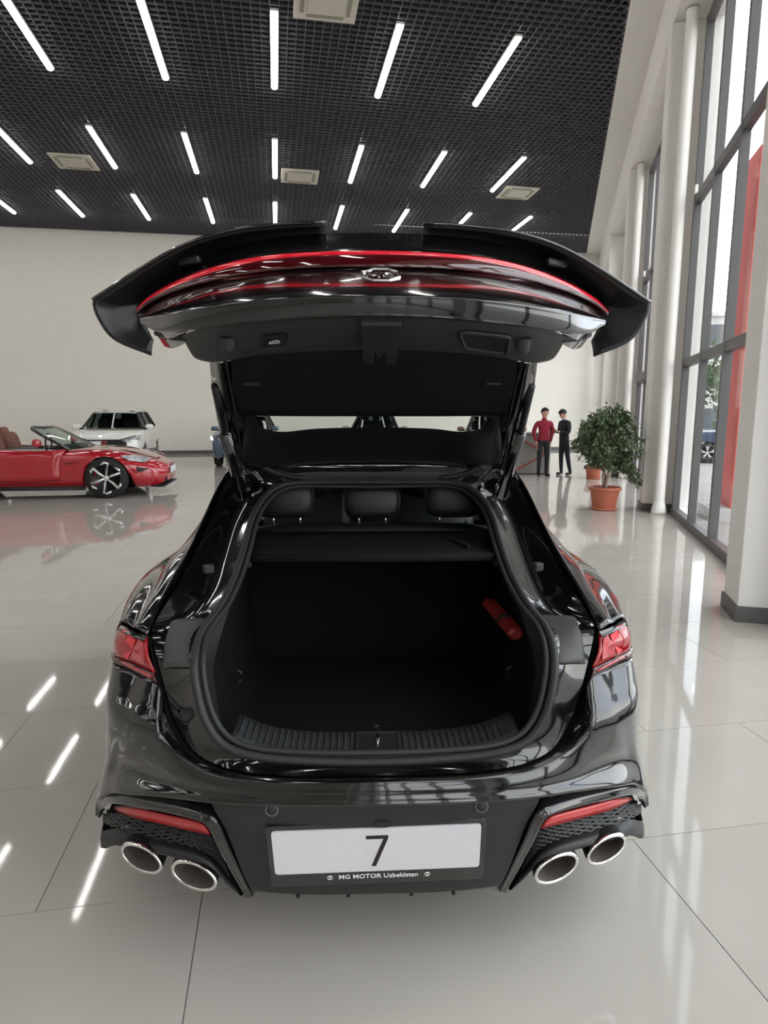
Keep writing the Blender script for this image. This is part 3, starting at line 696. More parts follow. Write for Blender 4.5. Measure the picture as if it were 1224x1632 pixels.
# seats
def pad(mb, c, d, n=10, ex=.45, tilt=0):
    R = Matrix.Rotation(tilt, 3, 'X'); rows = []
    for i in range(n+1):
        ph = -math.pi/2+math.pi*i/n; cz, sz = math.cos(ph), math.sin(ph)
        cz = abs(cz)**ex; sz = math.copysign(abs(sz)**ex, sz); row = []
        for k in range(20):
            a = 2*math.pi*k/20; ca, sa = math.cos(a), math.sin(a)
            row.append(V(c)+R @ V((d[0]/2*cz*math.copysign(abs(ca)**ex, ca), d[1]/2*cz*math.copysign(abs(sa)**ex, sa), d[2]/2*sz)))
        rows.append(row)
    mb.loft(rows, True); return mb
pad(MB(), C(0, 2.80, .86), (1.22, .16, .60), ex=.3, tilt=-.15).out('rear_seat_back', leather, car, True)
for x in (-.385, 0.0, .365):
    h = pad(MB(), C(x, 2.79, 1.275 if x else 1.262), (.255, .13, .175 if x else .155), ex=.5, tilt=-.1).out('headrest', leather, car, True)
    for dx in (-.06, .06): MB().tube([C(x+dx, 2.80, 1.22), C(x+dx, 2.80, 1.13)], .006, 6).out('headrest_post', chrome, h, True)
for x in (-.38, .36):
    h = pad(MB(), C(x, 3.72, .93), (.52, .22, .72), ex=.45, tilt=-.2).out('front_seat_back', leather, car, True)
    pad(MB(), C(x, 3.68, 1.28), (.30, .16, .24), ex=.55, tilt=-.2).out('seat_head', leather, h, True)
    pad(MB(), C(x, 4.0, .50), (.52, .55, .2), ex=.4).out('seat_cushion', leather, h, True)
MB().box(C(0, 5.0, .82), (1.4, .5, .3)).out('dashboard', darkplastic, car, bevel=.05)
# roof rear edge details: header strip, hinge arms, wiring sleeves
part('header_trim', [full(WR((0, 752, 2.72), (90, 752, 2.715), (150, 757, 2.69))), full(WR((0, 765, 2.675), (90, 766, 2.67), (140, 769, 2.655)))], darkplastic, 4, 3)
for sg in (0, 1):
    g = mir if sg else (lambda p: p)
    MB().tube(cr([g(p) for p in WR((105, 762, 2.66), (140, 757, 2.655), (175, 744, 2.64), (196, 735, 2.63))], 4), .014, 8).out('hinge_arm', darkplastic, car, True)
    MB().tube(cr([g(p) for p in WR((176, 768, 2.66), (190, 752, 2.66), (204, 750, 2.66), (206, 768, 2.64), (196, 782, 2.60))], 4), .012, 8).out('strut_bracket', gloss, car, True)
    MB().tube([g(p) for p in WR((206, 790, 2.52), (236, 690, 2.22))], .021, 12).out('strut_tube', gloss, car, True)
    MB().tube([g(p) for p in WR((236, 690, 2.22), (252, 615, 1.99))], .013, 10).out('strut_rod', wingmat, car, True)

# ---- tailgate
gate = bpy.data.objects.new('tailgate', None)
g0 = WR((0, 371, 1.83), (100, 374, 1.835), (180, 383, 1.85), (250, 402, 1.88), (310, 430, 1.92), (350, 460, 1.95), (372, 492, 1.93))
g1 = WR((0, 399, 1.73), (100, 402, 1.735), (180, 409, 1.755), (250, 425, 1.79), (310, 449, 1.84), (352, 474, 1.88), (374, 498, 1.88))
g2 = WR((0, 428, 1.675), (100, 430, 1.68), (180, 437, 1.70), (250, 450, 1.74), (310, 467, 1.79), (352, 486, 1.84), (374, 504, 1.85))
g3 = WR((0, 446, 1.595), (100, 448, 1.60), (180, 454, 1.62), (250, 465, 1.66), (310, 480, 1.72), (350, 494, 1.78), (373, 507, 1.81))
g4 = WR((0, 467, 1.475), (100, 469, 1.48), (180, 475, 1.50), (250, 484, 1.54), (310, 495, 1.605), (348, 503, 1.69), (372, 508, 1.76))
g4b = WR((0, 476, 1.462), (100, 478, 1.467), (180, 484, 1.487), (250, 493, 1.527), (310, 504, 1.592), (346, 511, 1.68), (371, 512, 1.755))
g5 = WR((0, 499, 1.471), (100, 502, 1.476), (180, 509, 1.496), (250, 517, 1.536), (308, 525, 1.60), (345, 528, 1.685), (368, 518, 1.755))
g6 = WR((0, 505, 1.485), (100, 508, 1.49), (180, 514, 1.51), (248, 521, 1.55), (300, 529, 1.615), (334, 532, 1.70), (352, 524, 1.765))
g7 = [p+V((0, .02, .03)) for p in WR((0, 534, 1.575), (100, 536, 1.58), (180, 542, 1.60), (240, 550, 1.63), (290, 552, 1.69), (320, 548, 1.76), (340, 540, 1.82))]
gate = part('tailgate', [full(r) for r in (g0, g1, g2, g3, g4, g4b, g5, g6, g7)], paint, 5, 5)
def gpart(name, rows, m, **k): return part(name, rows, m, parent=gate, **k)
# red light line along the gate
lt = [a.lerp(b, .18) for a, b in zip(g1, g2)]; lb = [a.lerp(b, t) for (a, b), t in zip(zip(g1, g2), (.42, .43, .48, .58, .70, .80, .85))]
for r in (lt, lb):
    for p in r: p += V((0, -.006, .004))
gpart('light_bar', [full(lt), full([a.lerp(b, .5)+V((0, -.004, .003)) for a, b in zip(lt, lb)]), full(lb)], redbright, nu=5, nv=3, solid=.004)
l2a = [p+V((0, -.004, .002)) for p in lb]; l2b = [p+V((0, -.005, .003)) for p in g2]
gpart('dark_lens', [full(l2a), full([a.lerp(b, .5)+V((0, -.003, .003)) for a, b in zip(l2a, l2b)]), full(l2b)], reddark, nu=5, nv=3, solid=.003)
# chrome badge: octagon ring with letters
ec = (W(8, 438, 1.635)); ex_ = V((1, 0, 0)); ey_ = (g2[0]-g3[0]).normalized(); en_ = ex_.cross(ey_).normalized(); en_ = en_ if en_.z > 0 else -en_
ME = Matrix((ex_, ey_, en_)).transposed()
def oct_(r, z): return [ec+ME @ V((r*math.cos(a), r*math.sin(a), z)) for a in [math.radians(22.5+45*k) for k in range(8)]]
MB().loft([oct_(.053, -.002), oct_(.052, .004), oct_(.047, .004), oct_(.046, -.002)], True).out('badge_ring', chrome, gate)
text_mesh('badge_letters', 'MG', .055, chrome, gate, Matrix.Translation(ec+en_*.001) @ ME.to_4x4(), .0015, bold=.0)
# spoiler wings left and right
def wing(mr):
    g = (lambda p: mir(p)) if mr else (lambda p: p)
    w0 = WR((78, 357, 1.80), (150, 361, 1.805), (230, 372, 1.815), (300, 394, 1.83), (365, 430, 1.845), (420, 466, 1.86), (443, 481, 1.87), (434, 512, 1.875), (409, 543, 1.88), (352, 566, 1.885))
    w1 = WR((78, 366, 1.83), (150, 370, 1.835), (228, 383, 1.85), (292, 407, 1.87), (348, 443, 1.885), (394, 478, 1.90), (416, 492, 1.90), (408, 515, 1.90), (390, 535, 1.90), (351, 556, 1.90))
    w2 = WR((78, 374, 1.86), (150, 380, 1.865), (220, 397, 1.89), (276, 420, 1.91), (322, 452, 1.94), (352, 478, 1.95), (368, 490, 1.94), (364, 510, 1.93), (358, 526, 1.93), (349, 545, 1.92))
    o = part('spoiler_wing', [[g(p) for p in r] for r in (w0, w1, w2)], wingmat, nu=4, nv=4, parent=gate, solid=.012)
    for off, py, y, an in ((292, 418, 1.855, .5),): MB().box(g(W(off, py, y)), (.075, .02, .022), (-an if mr else an)).out('wing_clip', wingmat, o, bevel=.006)
    e = [p+V((0, -.004, .002)) for p in w0]
    MB().tube(cr([g(p) for p in e[:7]], 4), .005, 6).out('wing_edge', gloss, o, True)
wing(0); wing(1)
# inner trim
i0 = WR((0, 501, 1.480), (100, 504, 1.485), (180, 510, 1.505), (245, 518, 1.543), (288, 528, 1.60), (306, 536, 1.65))
i1 = WR((0, 534, 1.575), (100, 536, 1.58), (180, 542, 1.60), (240, 550, 1.63), (278, 556, 1.67), (294, 560, 1.70))
i2 = WR((0, 552, 1.665), (100, 555, 1.67), (180, 562, 1.69), (232, 573, 1.72), (264, 577, 1.745), (280, 574, 1.76))
i3 = WR((0, 560, 1.78), (100, 563, 1.78), (180, 568, 1.79), (215, 572, 1.81), (235, 575, 1.83), (245, 578, 1.85))
trim = gpart('inner_trim', [full(r) for r in (i0, i1, i2, i3)], mat('trim_grey', (.034, .034, .034), .5, noise=.15, nscale=500, bump=.1), nu=4, nv=4)
# latch cover with slot
la = WR((-26, 510, 1.50), (40, 510, 1.50)); lo = WR((-24, 568, 1.665), (34, 571, 1.665))
def bl(u, v, d=0): return la[0].lerp(la[1], u).lerp(lo[0].lerp(lo[1], u), v)+V((0, -.006, -.012-d))
mb = MB()
mb.hexa([bl(0, 0), bl(1, 0), bl(.96, .62, .01), bl(.04, .62, .01)]+[p+V((0, .01, .04)) for p in (bl(0, 0), bl(1, 0), bl(.96, .62), bl(.04, .62))])
for a, b in ((.04, .36), (.66, .96)):
    mb.hexa([bl(a, .62, .01), bl(b, .62, .01), bl(b-.02, 1, .008), bl(a+.04, 1, .008)]+[p+V((0, .01, .04)) for p in (bl(a, .62), bl(b, .62), bl(b-.02, 1), bl(a+.04, 1))])
lc = mb.out('latch_cover', plastic, gate, bevel=.004)
MB().tube([bl(.5, .66, -.01), bl(.5, .95, -.012)], .006, 8).out('latch_pin', steel, lc, True)
# grab recess on the right, button on the left, stops
def on_trim(off, v):   # point of the inner trim
    R0 = [cr(r, 8) for r in (i0, i1, i2)]
    def atx(r, o):
        t = abs(o); best = min(range(len(r)), key=lambda k: abs((r[k].x-X0)/ (r[k].y*CP-(r[k].z-CAMH)*SP)*F-t)); return r[best]
    a, b, c_ = (atx(r, off) for r in R0); p = a.lerp(b, v*2) if v < .5 else b.lerp(c_, v*2-1)
    return mir(p) if off < 0 else p.copy()
rec = [on_trim(134, .30), on_trim(212, .30), on_trim(210, .82), on_trim(138, .82)]
rec = [p+V((0, -.003, -.004)) for p in rec]; mb = MB()
mb.tube(cr([rec[0].lerp(rec[1], .1), rec[0].lerp(rec[1], .9), rec[1].lerp(rec[2], .2), rec[1].lerp(rec[2], .8), rec[2].lerp(rec[3], .1), rec[2].lerp(rec[3], .9), rec[3].lerp(rec[0], .2), rec[3].lerp(rec[0], .8)], 3, True), .006, 6, closed=True, up=V((0, 0, 1)))
gr = mb.out('grab_recess', plastic, gate, True); MB().prism([p+V((0, 0, -.001)) for p in rec], (0, 0, .003)).out('recess_pocket', dark, gr)
for sg in (1, -1):
    p = on_trim(236*sg, .45); MB().lathe([(.0001, -.030), (.012, -.028), (.018, -.018), (.019, 0), (.022, .006)], p+V((0, -.008, 0)), 'Z', 14).out('rubber_stop', rubber, gate, True)
bp = [on_trim(-178, .35), on_trim(-138, .35), on_trim(-138, .72), on_trim(-178, .72)]; bp = [p+V((0, -.002, -.004)) for p in bp]
bt = MB().prism(bp, (0, -.002, -.003)).out('closing_button', darkplastic, gate, bevel=.002)
bc = sum(bp, V())/4+V((0, -.003, -.006)); bu = (bp[1]-bp[0]).normalized(); bv = (bp[0]-bp[3]).normalized()
icon = [(-.014, -.003), (-.012, .004), (-.006, .006), (-.002, .010), (.010, .010), (.013, .004), (.014, -.003)]
mb = MB(); mb.tube([bc+bu*x+bv*y for x, y in icon], .0012, 4, closed=True, up=V((0, 0, 1))); mb.out('button_icon', print_white, bt)
# side flanges between outer skin and trim, lamp backs
for mr in (0, 1):
    g = mir if mr else (lambda p: p)
    e0 = [p for p in (g6[4], g6[5], g6[6])]; e1 = WR((296, 545, 1.70), (318, 556, 1.80), (332, 553, 1.87))
    gpart('flange', [[g(p) for p in r] for r in (e0, e1)], gloss, nu=3, nv=3)
    MB().tube([g(p) for p in WR((300, 540, 1.66), (330, 538, 1.76), (345, 532, 1.80))], 0.008, 8).out('lamp_back', rubber, gate, True)
# frame rails from the trim down to the hinges
    ra = WR((262, 570, 1.83), (256, 620, 2.02), (245, 680, 2.30), (232, 735, 2.62), (222, 756, 2.74)); rb = WR((228, 575, 1.83), (216, 620, 2.02), (205, 680, 2.30), (195, 730, 2.58), (188, 750, 2.68))
    rm = [a.lerp(b, .5)+V((0, -.02, -.012)) for a, b in zip(ra, rb)]
    gpart('frame_rail', [[g(p) for p in r] for r in (ra, rm, rb)], gloss, nu=4, nv=4)
    rs2 = [p+V((.012, .03, .03)) for p in ra]
    gpart('frame_side', [[g(p) for p in r] for r in (ra, rs2)], paint, nu=4, nv=2)
    MB().tube(cr([g(p+V((0, -.008, -.004))) for p in [a.lerp(b, .75) for a, b in zip(ra, rb)]], 4), .006, 6).out('glass_seal', rubber, gate, True)
# fabric cover under the glass
f0 = WR((0, 556, 1.74), (120, 558, 1.74), (205, 566, 1.76), (228, 574, 1.79)); f1 = WR((0, 612, 1.98), (120, 613, 1.98), (205, 616, 1.99), (224, 618, 2.0)); f2 = WR((0, 661, 2.20), (120, 661, 2.20), (195, 660, 2.20), (212, 660, 2.20))
gpart('boot_cover', [full(f0), full(f1), full(f2)], fabric, nu=4, nv=4, solid=.012)
MB().box(W(-195, 608, 1.96), (.05, .03, .03)).out('cover_clip', darkplastic, gate, bevel=.004); MB().box(W(190, 606, 1.96), (.05, .03, .03)).out('cover_clip', darkplastic, gate, bevel=.004)
# lower (hinge side) frame of the window
h0 = WR((0, 681, 2.34), (90, 683, 2.34), (140, 688, 2.34), (172, 683, 2.33), (186, 668, 2.28), (190, 655, 2.24)); h1 = WR((0, 700, 2.42), (90, 702, 2.42), (145, 706, 2.41), (186, 702, 2.38), (200, 685, 2.32), (206, 655, 2.25)); h2 = WR((0, 733, 2.64), (90, 735, 2.63), (150, 740, 2.62), (196, 742, 2.60), (210, 720, 2.50), (214, 690, 2.34))
gpart('window_frame', [full(h0), full(h1), full(h2)], leather, nu=4, nv=4)
h3 = WR((0, 741, 2.70), (90, 742, 2.69), (150, 746, 2.66), (190, 750, 2.62)); gpart('hinge_strip', [full(h2[:4]), full(h3)], gloss, nu=4, nv=2)
# the glass itself and the outer skin above it
gl0 = [p+V((0, .02, .03)) for p in (g0[0], g0[1], g0[2], g0[3], g0[4])]
gl1 = [C(0, 2.20, 1.72), C(.22, 2.20, 1.715), C(.36, 2.2, 1.705), C(.46, 2.2, 1.69), C(.51, 2.2, 1.67)]
gl2 = [C(0, 2.70, 1.49), C(.22, 2.70, 1.485), C(.36, 2.69, 1.475), C(.46, 2.68, 1.465), C(.54, 2.66, 1.45)]
gpart('rear_glass', [full(gl0), full(gl1), full(gl2)], gateglass, nu=4, nv=6)

# red warning-triangle case lying against the right boot wall
wt = thing('warning_triangle_case', 'red plastic warning triangle case strapped inside the open black boot', 'case', W(205, 988, 2.1), 0, None, True)
a, b = W(184, 962, 2.32), W(228, 1014, 1.98); d = b-a
MB().tube([a, a+d*.03, a+d*.97, b], [.022, .03, .03, .02], 6, flat=.8).out('case', mat('case_red', (.16, .010, .008), .5, noise=.1), wt)
MB().tube([a+d*.60, a+d*.66], .034, 6, flat=.85).out('strap', darkplastic, wt)

# the car stands turned a little in the frame
YAW = math.radians(1.6); PIV = V((X0, 1.62, 0)); RY = Matrix.Rotation(YAW, 3, 'Z')
for o in (car, wt): o.location = PIV+RY @ (o.location-PIV); o.rotation_euler = (0, 0, YAW)

# ------------------------------------------------------------------ display cars around the hall
def loft_body(st, arches, R, nv=6, nu=3):
    rows = []
    for y, w, zl, zs, zt, tw in st:
        rows.append([V((w*.80, y, zl)), V((w*.955, y, zl+.10)), V((w, y, zl+(zs-zl)*.55)), V((w*.985, y, zs)), V((w*(tw+.07), y, zs+(zt-zs)*.62)), V((w*tw*.8, y, zt-.005)), V((w*tw*.4, y, zt)), V((0, y, zt+.004))])
    rows = patch(rows, nu, nv)
    for ya in arches: arch(rows, ya, R*1.12, R)
    return rows
def body_mesh(rows, name, m, parent):
    mb = MB(); mb.loft([[V((-p.x, p.y, p.z)) for p in r[:0:-1]]+list(r) for r in [[q for q in r][::-1] for r in rows]][:0] or [[V((-p.x, p.y, p.z)) for p in r]+[q for q in r[::-1]][1:] for r in rows])
    n = len(rows[0])*2-1; k = len(rows)
    mb.f.append(tuple(range(n))); mb.f.append(tuple((k-1)*n+j for j in range(n))[::-1])
    return mb.out(name, m, parent, True)
def box_at(parent, name, c, d, m, bevel=.01, rz=0): return MB().box(c, d, rz).out(name, m, parent, bevel=bevel)
def seat_pair(t, y, z, m, xs=(-.36, .36), s=1):
    for x in xs:
        h = pad(MB(), (x, y, z), (.48, .2, .6), ex=.5, tilt=.2).out('seat', m, t, True); pad(MB(), (x, y-.08, z+.38), (.26, .12, .2), ex=.6).out('headrest', m, h, True)
def make_suv(name, label, paintm, loc, rz, scale=1.0, group=None, cat='car'):
    t = thing(name, label, cat, loc, rz, group); t.scale = (scale,)*3
    st_ = [(-2.26, .70, .50, .92, 1.06, .84), (-2.18, .86, .34, 1.0, 1.12, .85), (-1.4, .92, .25, 1.02, 1.14, .86), (0, .925, .22, 1.0, 1.13, .86), (1.0, .92, .22, 1.0, 1.14, .87), (1.7, .91, .25, .97, 1.10, .86), (2.12, .86, .27, .88, 1.02, .84), (2.27, .74, .33, .76, .92, .80)]
    body_mesh(loft_body(st_, (-1.36, 1.34), .35), 'body', paintm, t)
    wb = [V((x, 1.08-.10*(x/.8)**2, 1.14)) for x in (-.79, -.4, 0, .4, .79)]; wt_ = [V((x, .38-.06*(x/.6)**2, 1.58-.02*(x/.6)**2)) for x in (-.60, -.3, 0, .3, .60)]
    part('windscreen', [wb, wt_], suvglass, nu=3, nv=4, parent=t)
    rt = [V((x, -1.72, 1.60-.03*(x/.58)**2)) for x in (-.58, -.3, 0, .3, .58)]; rm_ = [V((x, -.7, 1.66-.04*(x/.6)**2)) for x in (-.61, -.3, 0, .3, .61)]
    rb_ = [V((x, -2.12, 1.15)) for x in (-.76, -.4, 0, .4, .76)]
    part('roof', [wt_, rm_, rt], paintm, nu=3, nv=5, parent=t, solid=.03, off=-1)
    part('rear_window', [rt, rb_], suvglass, nu=3, nv=3, parent=t)
    for sg in (-1, 1):
        i = 4 if sg > 0 else 0
        b0 = [wb[i], V((.80*sg, .2, 1.12)), V((.80*sg, -1.0, 1.14)), rb_[i]]; b1 = [wt_[i], V((.61*sg, 0, 1.60)), V((.60*sg, -1.0, 1.61)), rt[i]]
        part('side_window', [b0, b1], suvglass, nu=4, nv=3, parent=t)
        for a, b, r in ((wb[i], wt_[i], .03), (V((.80*sg, -.05, 1.12)), V((.61*sg, -.15, 1.60)), .03), (V((.79*sg, -1.15, 1.14)), V((.60*sg, -1.1, 1.60)), .03), (rb_[i], rt[i], .045)):
            MB().tube([a, b], r, 6).out('pillar', darkplastic, t, True)
        MB().tube(cr([V((.56*sg, .25, 1.60)), V((.55*sg, .05, 1.67)), V((.54*sg, -1.3, 1.68)), V((.54*sg, -1.6, 1.62))], 3), .02, 6).out('roof_rail', rimwhite, t, True)
        mr_ = pad(MB(), (.98*sg, .82, 1.17), (.24, .12, .15), ex=.7).out('mirror', paintm, t, True); MB().box((.87*sg, .84, 1.12), (.1, .05, .04)).out('mirror_stalk', gloss, mr_)
        hl = MB().prism([V((.40*sg, 2.275, .85)), V((.76*sg, 2.20, .95)), V((.90*sg, 2.02, .97)), V((.90*sg, 2.12, .85)), V((.55*sg, 2.285, .79))], (.01*sg, .03, .01)).out('headlamp', headlamp, t)
        MB().tube([V((.42*sg, 2.31, .86)), V((.80*sg, 2.22, .955))], .012, 5).out('lamp_bezel', gloss, hl)
        box_at(t, 'fog_vent', (.66*sg, 2.20, .48), (.22, .08, .10), darkplastic)
        for y in (-1.36, 1.34): wheel('wheel', t, V((.80*sg, y, .35)), .35, .22, sg)
        MB().tube([V((.88*sg, -1.0, .25)), V((.88*sg, 1.0, .25))], .05, 6, flat=.8).out('sill_guard', darkplastic, t, True)
    gp = [V((-.66, 2.225, .74)), V((-.50, 2.265, .86)), V((.50, 2.265, .86)), V((.66, 2.225, .74)), V((.48, 2.275, .50)), V((-.48, 2.275, .50))]
    gr_ = MB().prism(gp, (0, .02, 0)).out('grille', darkplastic, t)
    MB().lathe([(.001, .0), (.075, .0), (.075, -.02)], V((0, 2.315, .76)), 'Y', 8).out('badge', chrome, gr_)
    box_at(t, 'lower_intake', (0, 2.25, .38), (1.1, .06, .09), darkplastic); box_at(t, 'plate', (0, 2.30, .47), (.5, .015, .1), whiteplate, .003)
    box_at(t, 'dashboard', (0, .75, 1.0), (1.3, .4, .15), darkplastic, .04)
    box_at(t, 'cabin_floor', (0, -.4, 1.0), (1.4, 2.4, .02), darkplastic, .004)
    seat_pair(t, -.1, 1.15, leather); seat_pair(t, -1.2, 1.12, leather, (-.4, 0, .4))
    return t
def ground_at(px, py):
    a = (816-py)/F; t = CAMH/(SP-a*CP); return V(((px-612)/F*t, t*(CP+a*SP), 0))
make_suv('suv_car', 'white crossover car parked behind the red roadster against the back wall', whitecar, (-8.55, 20.4, 0), math.radians(193), 1.07)
make_suv('suv_car', 'steel blue car mostly hidden behind the left strut of the black liftback', bluecar, (-4.65, 21.6, 0), math.radians(186), 1.0)
make_suv('suv_car', 'silver car seen through the middle of the raised tailgate window', silvercar, (-.30, 22.0, 0), math.radians(180), 1.0)
make_suv('suv_car', 'bronze car seen through the right end of the raised tailgate window', bronzecar, (3.55, 21.0, 0), math.radians(172), 1.0)

# red roadster
def make_roadster(label, loc, rz, sc):
    t = thing('roadster_car', label, 'car', loc, rz); t.scale = (sc,)*3
    st_ = [(-2.22, .62, .42, .72, .86, .75), (-2.1, .82, .28, .80, .90, .80), (-1.45, .94, .20, .78, .90, .80), (-.7, .92, .17, .74, .82, .86), (.2, .90, .16, .72, .80, .88), (.75, .91, .16, .72, .85, .84), (1.35, .945, .18, .70, .845, .80), (1.8, .90, .17, .60, .74, .78), (2.12, .73, .19, .50, .63, .74), (2.30, .46, .26, .44, .54, .70)]
    body_mesh(loft_body(st_, (-1.34, 1.36), .345), 'body', redcar, t)
    # cockpit opening, rim, doors
    MB().prism([V((x, y, .835)) for x, y in ((-.70, .25), (.70, .25), (.72, -1.2), (-.72, -1.2))], (0, 0, .012)).out('cockpit', darkplastic, t)
    for sg in (-1, 1):
        part('door', [[V((.70*sg, .70, .84)), V((.72*sg, 0, .845)), V((.73*sg, -.95, .87))], [V((.86*sg, .70, .83)), V((.885*sg, 0, .80)), V((.88*sg, -.95, .84))], [V((.915*sg, .62, .66)), V((.925*sg, 0, .66)), V((.925*sg, -.85, .68))], [V((.905*sg, .60, .32)), V((.91*sg, 0, .30)), V((.915*sg, -.85, .32))]], redcar, nu=4, nv=4, parent=t, solid=.01)
        MB().tube([V((.60*sg, -.45, 1.0)), V((.76*sg, .30, .88))], .001, 4).out('glass_edge', rubber, t)
        mr_ = pad(MB(), (.97*sg, .30, .97), (.20, .13, .14), ex=.75).out('mirror', redcar, t, True); MB().box((.86*sg, .32, .90), (.12, .05, .04)).out('mirror_stalk', gloss, mr_)
        for y in (-1.34, 1.36):
            w_ = wheel('wheel', t, V((.845*sg, y, .355)), .355, .22, sg, rimwhite, rimdark, 6, 'X', 1)
            a0 = 2.6; MB().tube([V(((.845+.02)*sg, y-.20*math.cos(a), .355+.20*math.sin(a))) for a in (-.6, -.2, .2, .6)], .03, 6).out('brake_caliper', redbright, w_, True)
        MB().prism([V((.62*sg, 2.08, .665)), V((.80*sg, 1.80, .735)), V((.905*sg, 1.62, .735)), V((.905*sg, 1.74, .655)), V((.80*sg, 1.98, .61))], (0, .012, .012)).out('headlamp', headlamp, t)
        MB().prism([V((.80*sg, 2.06, .50)), V((.90*sg, 1.86, .54)), V((.885*sg, 1.88, .44))], (.012*sg, .01, 0)).out('side_vent', darkplastic, t)
        MB().prism([V((.932*sg, .70, .62)), V((.925*sg, .95, .64)), V((.93*sg, .72, .60))], (.01*sg, 0, 0)).out('fender_vent', darkplastic, t)
        MB().tube([V((.89*sg, -1.0, .19)), V((.89*sg, 1.0, .18))], .035, 6).out('sill', darkplastic, t, True)
    wsb = [V((x, 0.98-.25*(x/.74)**2, .845)) for x in (-.74, -.4, 0, .4, .74)]; wst = [V((x, .22-.12*(x/.62)**2, 1.22-.02*(x/.62)**2)) for x in (-.60, -.3, 0, .3, .60)]
    part('windscreen', [wsb, wst], cargl, nu=4, nv=4, parent=t)
    MB().tube(cr([wsb[0]]+wst+[wsb[4]], 3), .028, 6).out('windscreen_frame', gloss, t, True)
    for x in (-.36, .36):
        h = pad(MB(), (x, -.62, .88), (.48, .22, .50), ex=.5, tilt=.25).out('seat', tan, t, True); pad(MB(), (x, -.73, 1.10), (.28, .13, .24), ex=.6, tilt=.2).out('headrest', tan, h, True)
        MB().tube(cr([V((x-.2, -1.15, .86)), V((x-.15, -1.2, 1.06)), V((x+.15, -1.2, 1.06)), V((x+.2, -1.15, .86))], 4), .03, 6).out('roll_hoop', gloss, t, True)
    box_at(t, 'dashboard', (0, .55, .86), (1.3, .22, .10), darkplastic, .03)
    MB().lathe([(.15, -.015), (.17, 0), (.15, .015)], V((.36, .28, .95)), 'Y', 18).out('steering_wheel', darkplastic, t, True)
    box_at(t, 'front_intake', (0, 2.25, .30), (.9, .08, .12), darkplastic); box_at(t, 'plate', (0, 2.33, .44), (.5, .02, .11), whiteplate, .004)
    box_at(t, 'splitter', (0, 2.16, .17), (1.3, .25, .03), darkplastic)
    part('bonnet_crease', [[V((-.45, 1.0, .865)), V((0, 1.0, .875)), V((.45, 1.0, .865))], [V((-.42, 1.6, .81)), V((0, 1.6, .82)), V((.42, 1.6, .81))], [V((-.30, 2.1, .66)), V((0, 2.1, .67)), V((.30, 2.1, .66))]], redcar, nu=4, nv=4, parent=t)
    return t
RSC = 1.13
rc_rz = math.radians(-81)
fw = ground_at(172, 794)
dirv = V((-math.sin(rc_rz), math.cos(rc_rz), 0)); sidev = V((math.cos(rc_rz), math.sin(rc_rz), 0))   # nose, right flank (towards the viewer)
rl = fw-dirv*1.36*RSC-sidev*.90*RSC
make_roadster('red open-top roadster with tan seats parked side-on at the left', rl, rc_rz, RSC)

# ------------------------------------------------------------------ people
def person(label, loc, rz, sc, J, zones, hair_pts, parts_fn=None):
    t = thing('person', label, 'person', loc, rz); t.scale = (sc,)*3
    names = list(J['v'].keys()); me = bpy.data.meshes.new('body')
    me.from_pydata([J['v'][n][0] for n in names], [(names.index(a), names.index(b)) for a, b in J['e']], [])
    o = bpy.data.objects.new('body_tmp', me); COL.objects.link(o)
    o.modifiers.new('skin', 'SKIN'); sl = me.skin_vertices[0].data
    for i, n in enumerate(names):
        r = J['v'][n][1]; sl[i].radius = r if isinstance(r, tuple) else (r, r); sl[i].use_root = (n == 'pelvis')
    s_ = o.modifiers.new('sub', 'SUBSURF'); s_.levels = 2; s_.render_levels = 2
    dg = bpy.context.evaluated_depsgraph_get(); m2 = bpy.data.meshes.new_from_object(o.evaluated_get(dg)); bpy.data.objects.remove(o)
    m2.materials.clear(); ms = [skin, zones['top'], zones['legs'], shoem, shirt]
    for m_ in ms: m2.materials.append(m_)
    for p in m2.polygons:
        p.use_smooth = True; p.material_index = zones['fn'](p.center)
    b = bpy.data.objects.new('body', m2); COL.objects.link(b); b.parent = t
    hc, hr, tilt = hair_pts
    R = Matrix.Rotation(tilt, 3, 'X'); rows = []
    for i in range(9):
        ph = math.pi/2*i/8*1.12; row = []
        for k in range(16):
            a = 2*math.pi*k/16; drop = 1.0 if math.sin(a) > -.3 else .68
            pp = min(ph*drop, ph) if i else 0
            row.append(V(hc)+R @ V((hr*math.sin(pp)*math.cos(a)*.92, hr*math.sin(pp)*math.sin(a)*1.08, hr*math.cos(pp)*1.05)))
        rows.append(row)
    MB().loft(rows, True).out('hair', hairm, t, True, solid=.008, off=1)
    hp = V(hc)
    MB().add([hp+R @ V(v) for v in ((0, -.125, -.045), (-.016, -.10, -.05), (.016, -.10, -.05), (0, -.10, -.005))], [(0, 1, 3), (0, 3, 2), (0, 2, 1)]).out('nose', skin, t)
    for sx in (-1, 1):
        pad(MB(), hp+R @ V((.095*sx, .0, -.03)), (.025, .04, .06), 6, .9).out('ear', skin, t, True)
        pad(MB(), hp+R @ V((.035*sx, -.100, -.01)), (.028, .012, .014), 6, .9).out('eye', hairm, t, True)
    MB().tube([hp+R @ V((x, -.102+abs(x)*.25, -.085)) for x in (-.025, 0, .025)], .005, 5).out('mouth', mat('lip', (.35, .12, .10), .5, noise=.05), t, True)
    return t
